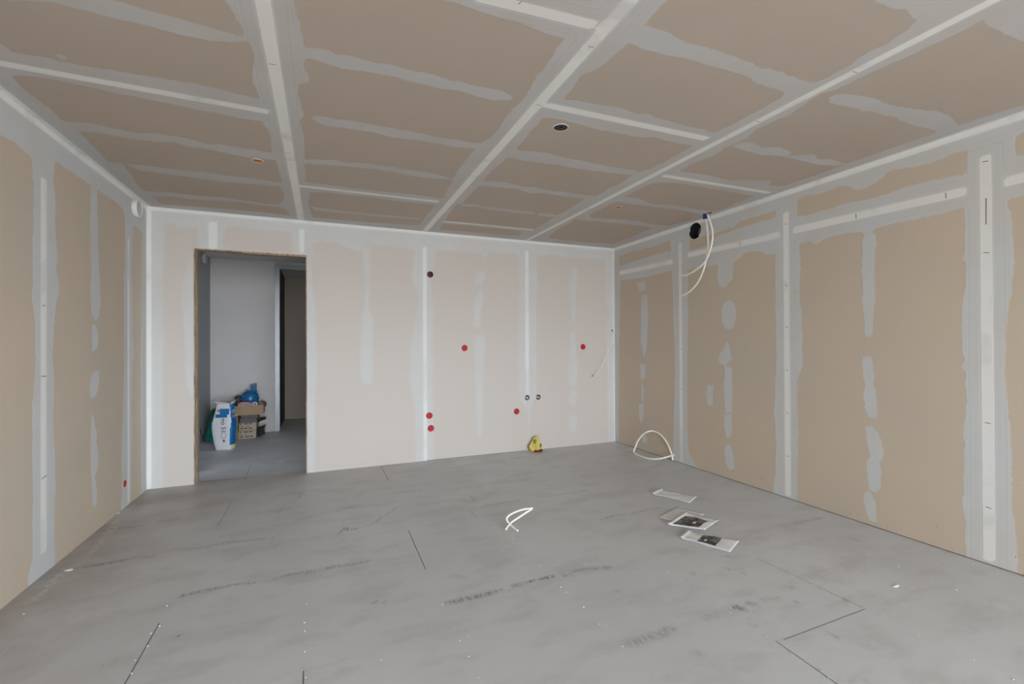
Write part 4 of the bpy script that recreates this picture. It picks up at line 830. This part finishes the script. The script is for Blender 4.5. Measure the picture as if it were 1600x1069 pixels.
# cardboard boxes
def carton(name, x0, x1, y0, y1, z0, z1, rz, mat, label, group=None, lines=True, cat='box'):
    cx_, cy_ = (x0+x1)/2, (y0+y1)/2
    t_ = empty(name, (cx_, cy_, z0), rz, label, cat, group)
    bm = bmesh.new(); w, d, h_ = (x1-x0)/2, (y1-y0)/2, z1-z0
    box(bm, (-w, -d, 0), (w, d, h_), 0, None, .004); link('carton', bm, mat, t_)
    bm = bmesh.new(); box(bm, (-w+.002, -d-.0012, h_*.93), (w-.002, -d+.001, h_*.97)); link('flap_seam', bm, m_greycard, t_)
    if lines:
        rr = random.Random(int(z0*1000))
        for zz, n_, hh in ((.78*h_, 3, .010), (.50*h_, 2, .005), (.22*h_, 4, .012)):
            x = -w*.85
            for _ in range(n_):
                l_ = rr.uniform(.02, .055); 
                if x+l_ > w*.9: break
                bm = bmesh.new(); box(bm, (x, -d-.0012, zz), (x+l_, -d+.001, zz+hh)); link('printed_line', bm, m_print, t_); x += l_+rr.uniform(.008, .03)
    return t_
YB = 7.09
c0 = W(371.5, 687, YB); c1 = W(399.5, 686, YB)
z1_ = .112; z2_ = .222
carton('cardboard_box', c0[0], c1[0], YB, YB+.26, 0.001, z1_, math.radians(2), m_kraft2, 'printed pale cardboard box on the hall floor, lowest of the stack', 'printed boxes in the hall stack')
c0 = W(373, 670, YB); c1 = W(400.5, 670, YB)
carton('cardboard_box', c0[0], c1[0], YB, YB+.26, z1_+.001, z2_, math.radians(0), m_kraft2, 'printed pale cardboard box second from the floor in the hall stack', 'printed boxes in the hall stack')
c0 = W(375, 655, YB+.02); c1 = W(401.5, 655, YB+.02)
carton('cardboard_box', c0[0], c1[0], YB+.02, YB+.27, z2_+.001, .272, math.radians(-1), m_greycard, 'flat greyish cardboard box directly on the printed boxes', None, False)
carton('cardboard_box', c0[0]+.005, c1[0]+.004, YB+.025, YB+.27, .273, .322, math.radians(1.5), m_greycard, 'flat greyish cardboard box directly under the open tray', None, False)
carton('cardboard_box', -1.115, -1.065, YB+.03, YB+.28, .001, .318, 0, m_kraft, 'narrow brown carton standing on end between the paper sack and the box stack', None, False)
# crumpled dark sheets sticking out to the right
for (pts, l) in (([(401, 659), (405, 653), (414, 652.5), (413.5, 655.5), (407, 657.5), (402, 661)], 'dark cardboard flap sticking out to the right near the top of the stack'), ([(400.5, 668), (407, 667), (413.5, 664), (411, 672), (413, 678), (405, 682), (400.8, 683)], 'crumpled dark grey foil heaped beside the lowest boxes')):
    wp = [Vector(W(x, y, YB+.08))+Vector((.012, 0, 0)) for x, y in pts]; c_ = sum(wp, Vector())/len(wp); bm = bmesh.new(); rr = random.Random(2)
    fr = [bm.verts.new(p-c_+Vector((0, rr.uniform(-.02, .02), 0))) for p in wp]; bk = [bm.verts.new(p-c_+Vector((-.004, .05+rr.uniform(0, .03), 0))) for p in wp]; m1 = bm.verts.new((0, -.03, 0)); m2 = bm.verts.new((0, .1, 0)); n_ = len(fr)
    for i in range(n_):
        j = (i+1) % n_; bm.faces.new((fr[i], fr[j], bk[j], bk[i])); bm.faces.new((fr[j], fr[i], m1)); bm.faces.new((bk[i], bk[j], m2))
    bmesh.ops.subdivide_edges(bm, edges=bm.edges[:], cuts=2, use_grid_fill=True)
    for v in bm.verts: v.co += Vector((rr.uniform(-.004, .004), rr.uniform(-.008, .008), rr.uniform(-.003, .003)))
    low = min(v.co.z for v in bm.verts)+c_.z
    if low < .003:
        for v in bm.verts: v.co.z = max(v.co.z, .002-c_.z)
    o = link('crumpled_foil' if 'foil' in l else 'cardboard_scrap', bm, m_foil, label=l, cat='scrap'); o.location = c_
# open tray
tz = .325; a = W(364.5, 640, YB-.03); b_ = W(411, 640, YB-.03)
t_ = empty('cardboard_tray', ((a[0]+b_[0])/2, YB+.12, tz), math.radians(3), 'open brown cardboard tray of tools on top of the hall stack', 'cardboard tray')
w = (b_[0]-a[0])/2; bm = bmesh.new(); hh = .128; d = .15
for lo, hi in (((-w, -d, 0), (w, d, .005)), ((-w, -d, .005), (w, -d+.005, hh)), ((-w, d-.005, .005), (w, d, hh)), ((-w, -d+.005, .005), (-w+.005, d-.005, hh)), ((w-.005, -d+.005, .005), (w, d-.005, hh+.02))): box(bm, lo, hi)
link('tray_body', bm, m_kraft, t_)
bm = bmesh.new(); box(bm, (0, -d, 0), (.05, d, .004), 0, Matrix.Translation((w, 0, hh+.018)) @ Matrix.Rotation(math.radians(68), 4, 'Y')); link('side_flap', bm, m_greycard, t_)
bm = bmesh.new(); box(bm, (-w, -.05, 0), (w*.9, 0, .004), 0, Matrix.Translation((0, d+.0, hh)) @ Matrix.Rotation(math.radians(-35), 4, 'X')); link('back_flap', bm, m_kraft, t_)
TY = YB+.10
# card boxes in the tray
p = W(383, 634, YB+.02)
bm = bmesh.new(); box(bm, (-.085, -.05, 0), (.095, .05, .145), 0, None, .003); o = link('card_box', bm, m_lilac, label='lilac card box standing in the tray in front of the blue helmet', cat='box'); o.location = (p[0], YB+.06, tz+.006)
bm = bmesh.new(); box(bm, (-.085, -.052, .0), (.09, .05, .022), 0, None, .002); o2 = link('card_box', bm, m_pink, label='flat red card box lying on the lilac card box', cat='box'); o2.location = (p[0]-.004, YB+.06, tz+.152); o2.rotation_euler = (0, 0, .05)
bm = bmesh.new(); box(bm, (-.05, -.0535, .008), (.05, -.0515, .014)); link('white_stripe', bm, m_white, o2)
# blue helmet
p = W(390.5, 622, YB+.10)
t_ = empty('safety_helmet', (p[0]+.0, YB+.105, tz+.200), math.radians(0), 'blue safety helmet resting tilted on the card boxes in the tray', 'helmet')
Mh = Matrix.Scale(.86, 4) @ Matrix.Rotation(math.radians(10), 4, 'Y')
bm = bmesh.new(); pr_ = [(.128, -.012), (.128, 0), (.127, .03), (.119, .065), (.102, .096), (.075, .120), (.04, .134), (0, .139)]; lathe(bm, pr_, 40, Mh @ Matrix.Scale(.86, 4, (0, 1, 0)))
link('shell', bm, m_blue, t_, True)
bm = bmesh.new(); lathe(bm, [(.124, -.012), (.150, -.020), (.152, -.016), (.128, -.006)], 40, Mh @ Matrix.Scale(.86, 4, (0, 1, 0)) @ Matrix.Translation((.006, 0, 0))); link('brim', bm, m_blue, t_, True)
bm = bmesh.new(); box(bm, (-.13, -.012, .0), (.05, .012, .012), 0, Mh @ Matrix.Translation((.04, 0, .131)), .003); link('crest_ridge', bm, m_blue, t_)
bm = bmesh.new(); lathe(bm, [(.020, 0), (.020, .010), (.012, .014), (.008, .006), (0, .006)], 20, Mh @ Matrix.Translation((-.075, -.088, .045)) @ Matrix.Rotation(math.radians(90), 4, 'X')); link('side_knob', bm, m_navy, t_)
bm = bmesh.new(); lathe(bm, [(.006, .0), (.006, .016), (0, .016)], 12, Mh @ Matrix.Translation((-.075, -.088, .045)) @ Matrix.Rotation(math.radians(90), 4, 'X')); link('knob_centre', bm, m_white, t_)
# green helmet behind
p = W(371.5, 617, YB+.14)
bm = bmesh.new(); lathe(bm, [(.056, 0), (.058, .025), (.052, .05), (.037, .07), (.016, .08), (0, .082)], 28); t_ = empty('plastic_canister', (p[0]-.002, YB+.21, tz+.006), 0, 'dark green rounded canister at the left end of the tray', 'canister')
for v in bm.verts: v.co.z += .165
link('canister_dome', bm, m_gdark, t_, True)
bm = bmesh.new(); lathe(bm, [(0, 0), (.044, 0), (.047, .01), (.050, .10), (.054, .166), (0, .166)], 28); link('canister_body', bm, m_gdark, t_, True)
# blue tool handles
for (x, y, w_, l) in ((393.8, 600.5, .036, 'wider blue tool handle upright behind the blue helmet'), (399.3, 598.8, .030, 'narrower, taller blue tool handle upright behind the blue helmet')):
    p = W(x, y, YB+.245); bm = bmesh.new(); h2 = p[2]-tz-.006
    box(bm, (-w_/2, -.012, 0), (w_/2, .012, h2), 0, None, .004)
    for k in range(3): box(bm, (-w_/2+.004, -.0145, h2-.03-k*.02), (w_/2-.004, -.012, h2-.022-k*.02))
    o = link('hand_tool', bm, m_blue, label=l, cat='tool'); o.location = (p[0], YB+.245, tz+.006)
# white tape roll and clear wire
p = W(395.5, 631, YB-.005); bm = bmesh.new(); lathe(bm, [(.012, -.01), (.026, -.01), (.028, -.006), (.028, .006), (.026, .01), (.012, .01), (.012, -.01)], 24, Matrix.Rotation(math.radians(80), 4, 'X'))
o = link('tape_roll', bm, m_white, None, True, label='small white tape roll at the front edge of the cardboard tray', cat='tape roll'); o.location = (p[0]+.022, YB-.01, p[2]-.002)
bm = bmesh.new(); Q = [W(403, 619, YB+.05), W(405, 618, YB+.05), W(406.5, 623, YB+.06), W(405.5, 627, YB+.06), W(408.5, 630, YB+.07), W(407, 634, YB+.08), W(404, 638, YB+.08)]; bs = Vector(Q[0]); tube(bm, loc(Q, bs), .003, 8)
o = link('coiled_wire', bm, m_white, None, True, label='loose white wire at the right end of the cardboard tray', cat='wire'); o.location = bs
# socket outlet with cable on the hall's left wall
q = U(311.5, 674, 0, HX0); t_ = empty('wall_socket', (HX0, q[1], q[2]), 0, 'small socket with a dangling cable low on the hall wall beside the doorway', 'socket')
bm = bmesh.new(); box(bm, (0, -.035, -.045), (.012, .035, .045), 0, None, .003); link('socket_plate', bm, plain('grey_plate', (.30, .31, .33), .5), t_)
bm = bmesh.new(); lathe(bm, [(.020, .012), (.020, .016), (.016, .016), (.014, .010), (0, .010)], 20, Matrix.Rotation(math.radians(90), 4, 'Y')); link('socket_cup', bm, m_black, t_)
bm = bmesh.new(); tube(bm, [(.012, .0, -.02), (.03, .02, -.06), (.03, .06, -.12), (.035, .13, -.17), (.04, .18, -.205)], .004, 8); link('cable', bm, m_duct, t_, True)
# screws on the hall's back wall
hb = bpy.data.objects['wall_hall_back']; s0 = None
for (x, y) in [(392.5, 482), (392.5, 537), (392.5, 564), (427, 428), (427.5, 529), (426.5, 556), (428, 580), (427.5, 602), (427.5, 477)]:
    p = W(x, y, HB)
    if s0 is None:
        bm = bmesh.new(); lathe(bm, [(0, .002), (.006, .002), (.008, 0)], 10, Matrix.Rotation(math.radians(90), 4, 'X')); s0 = o = link('screw', bm, m_white, hb)
    else: o = s0.copy(); COL.objects.link(o); o.parent = hb
    o.location = tuple(p)
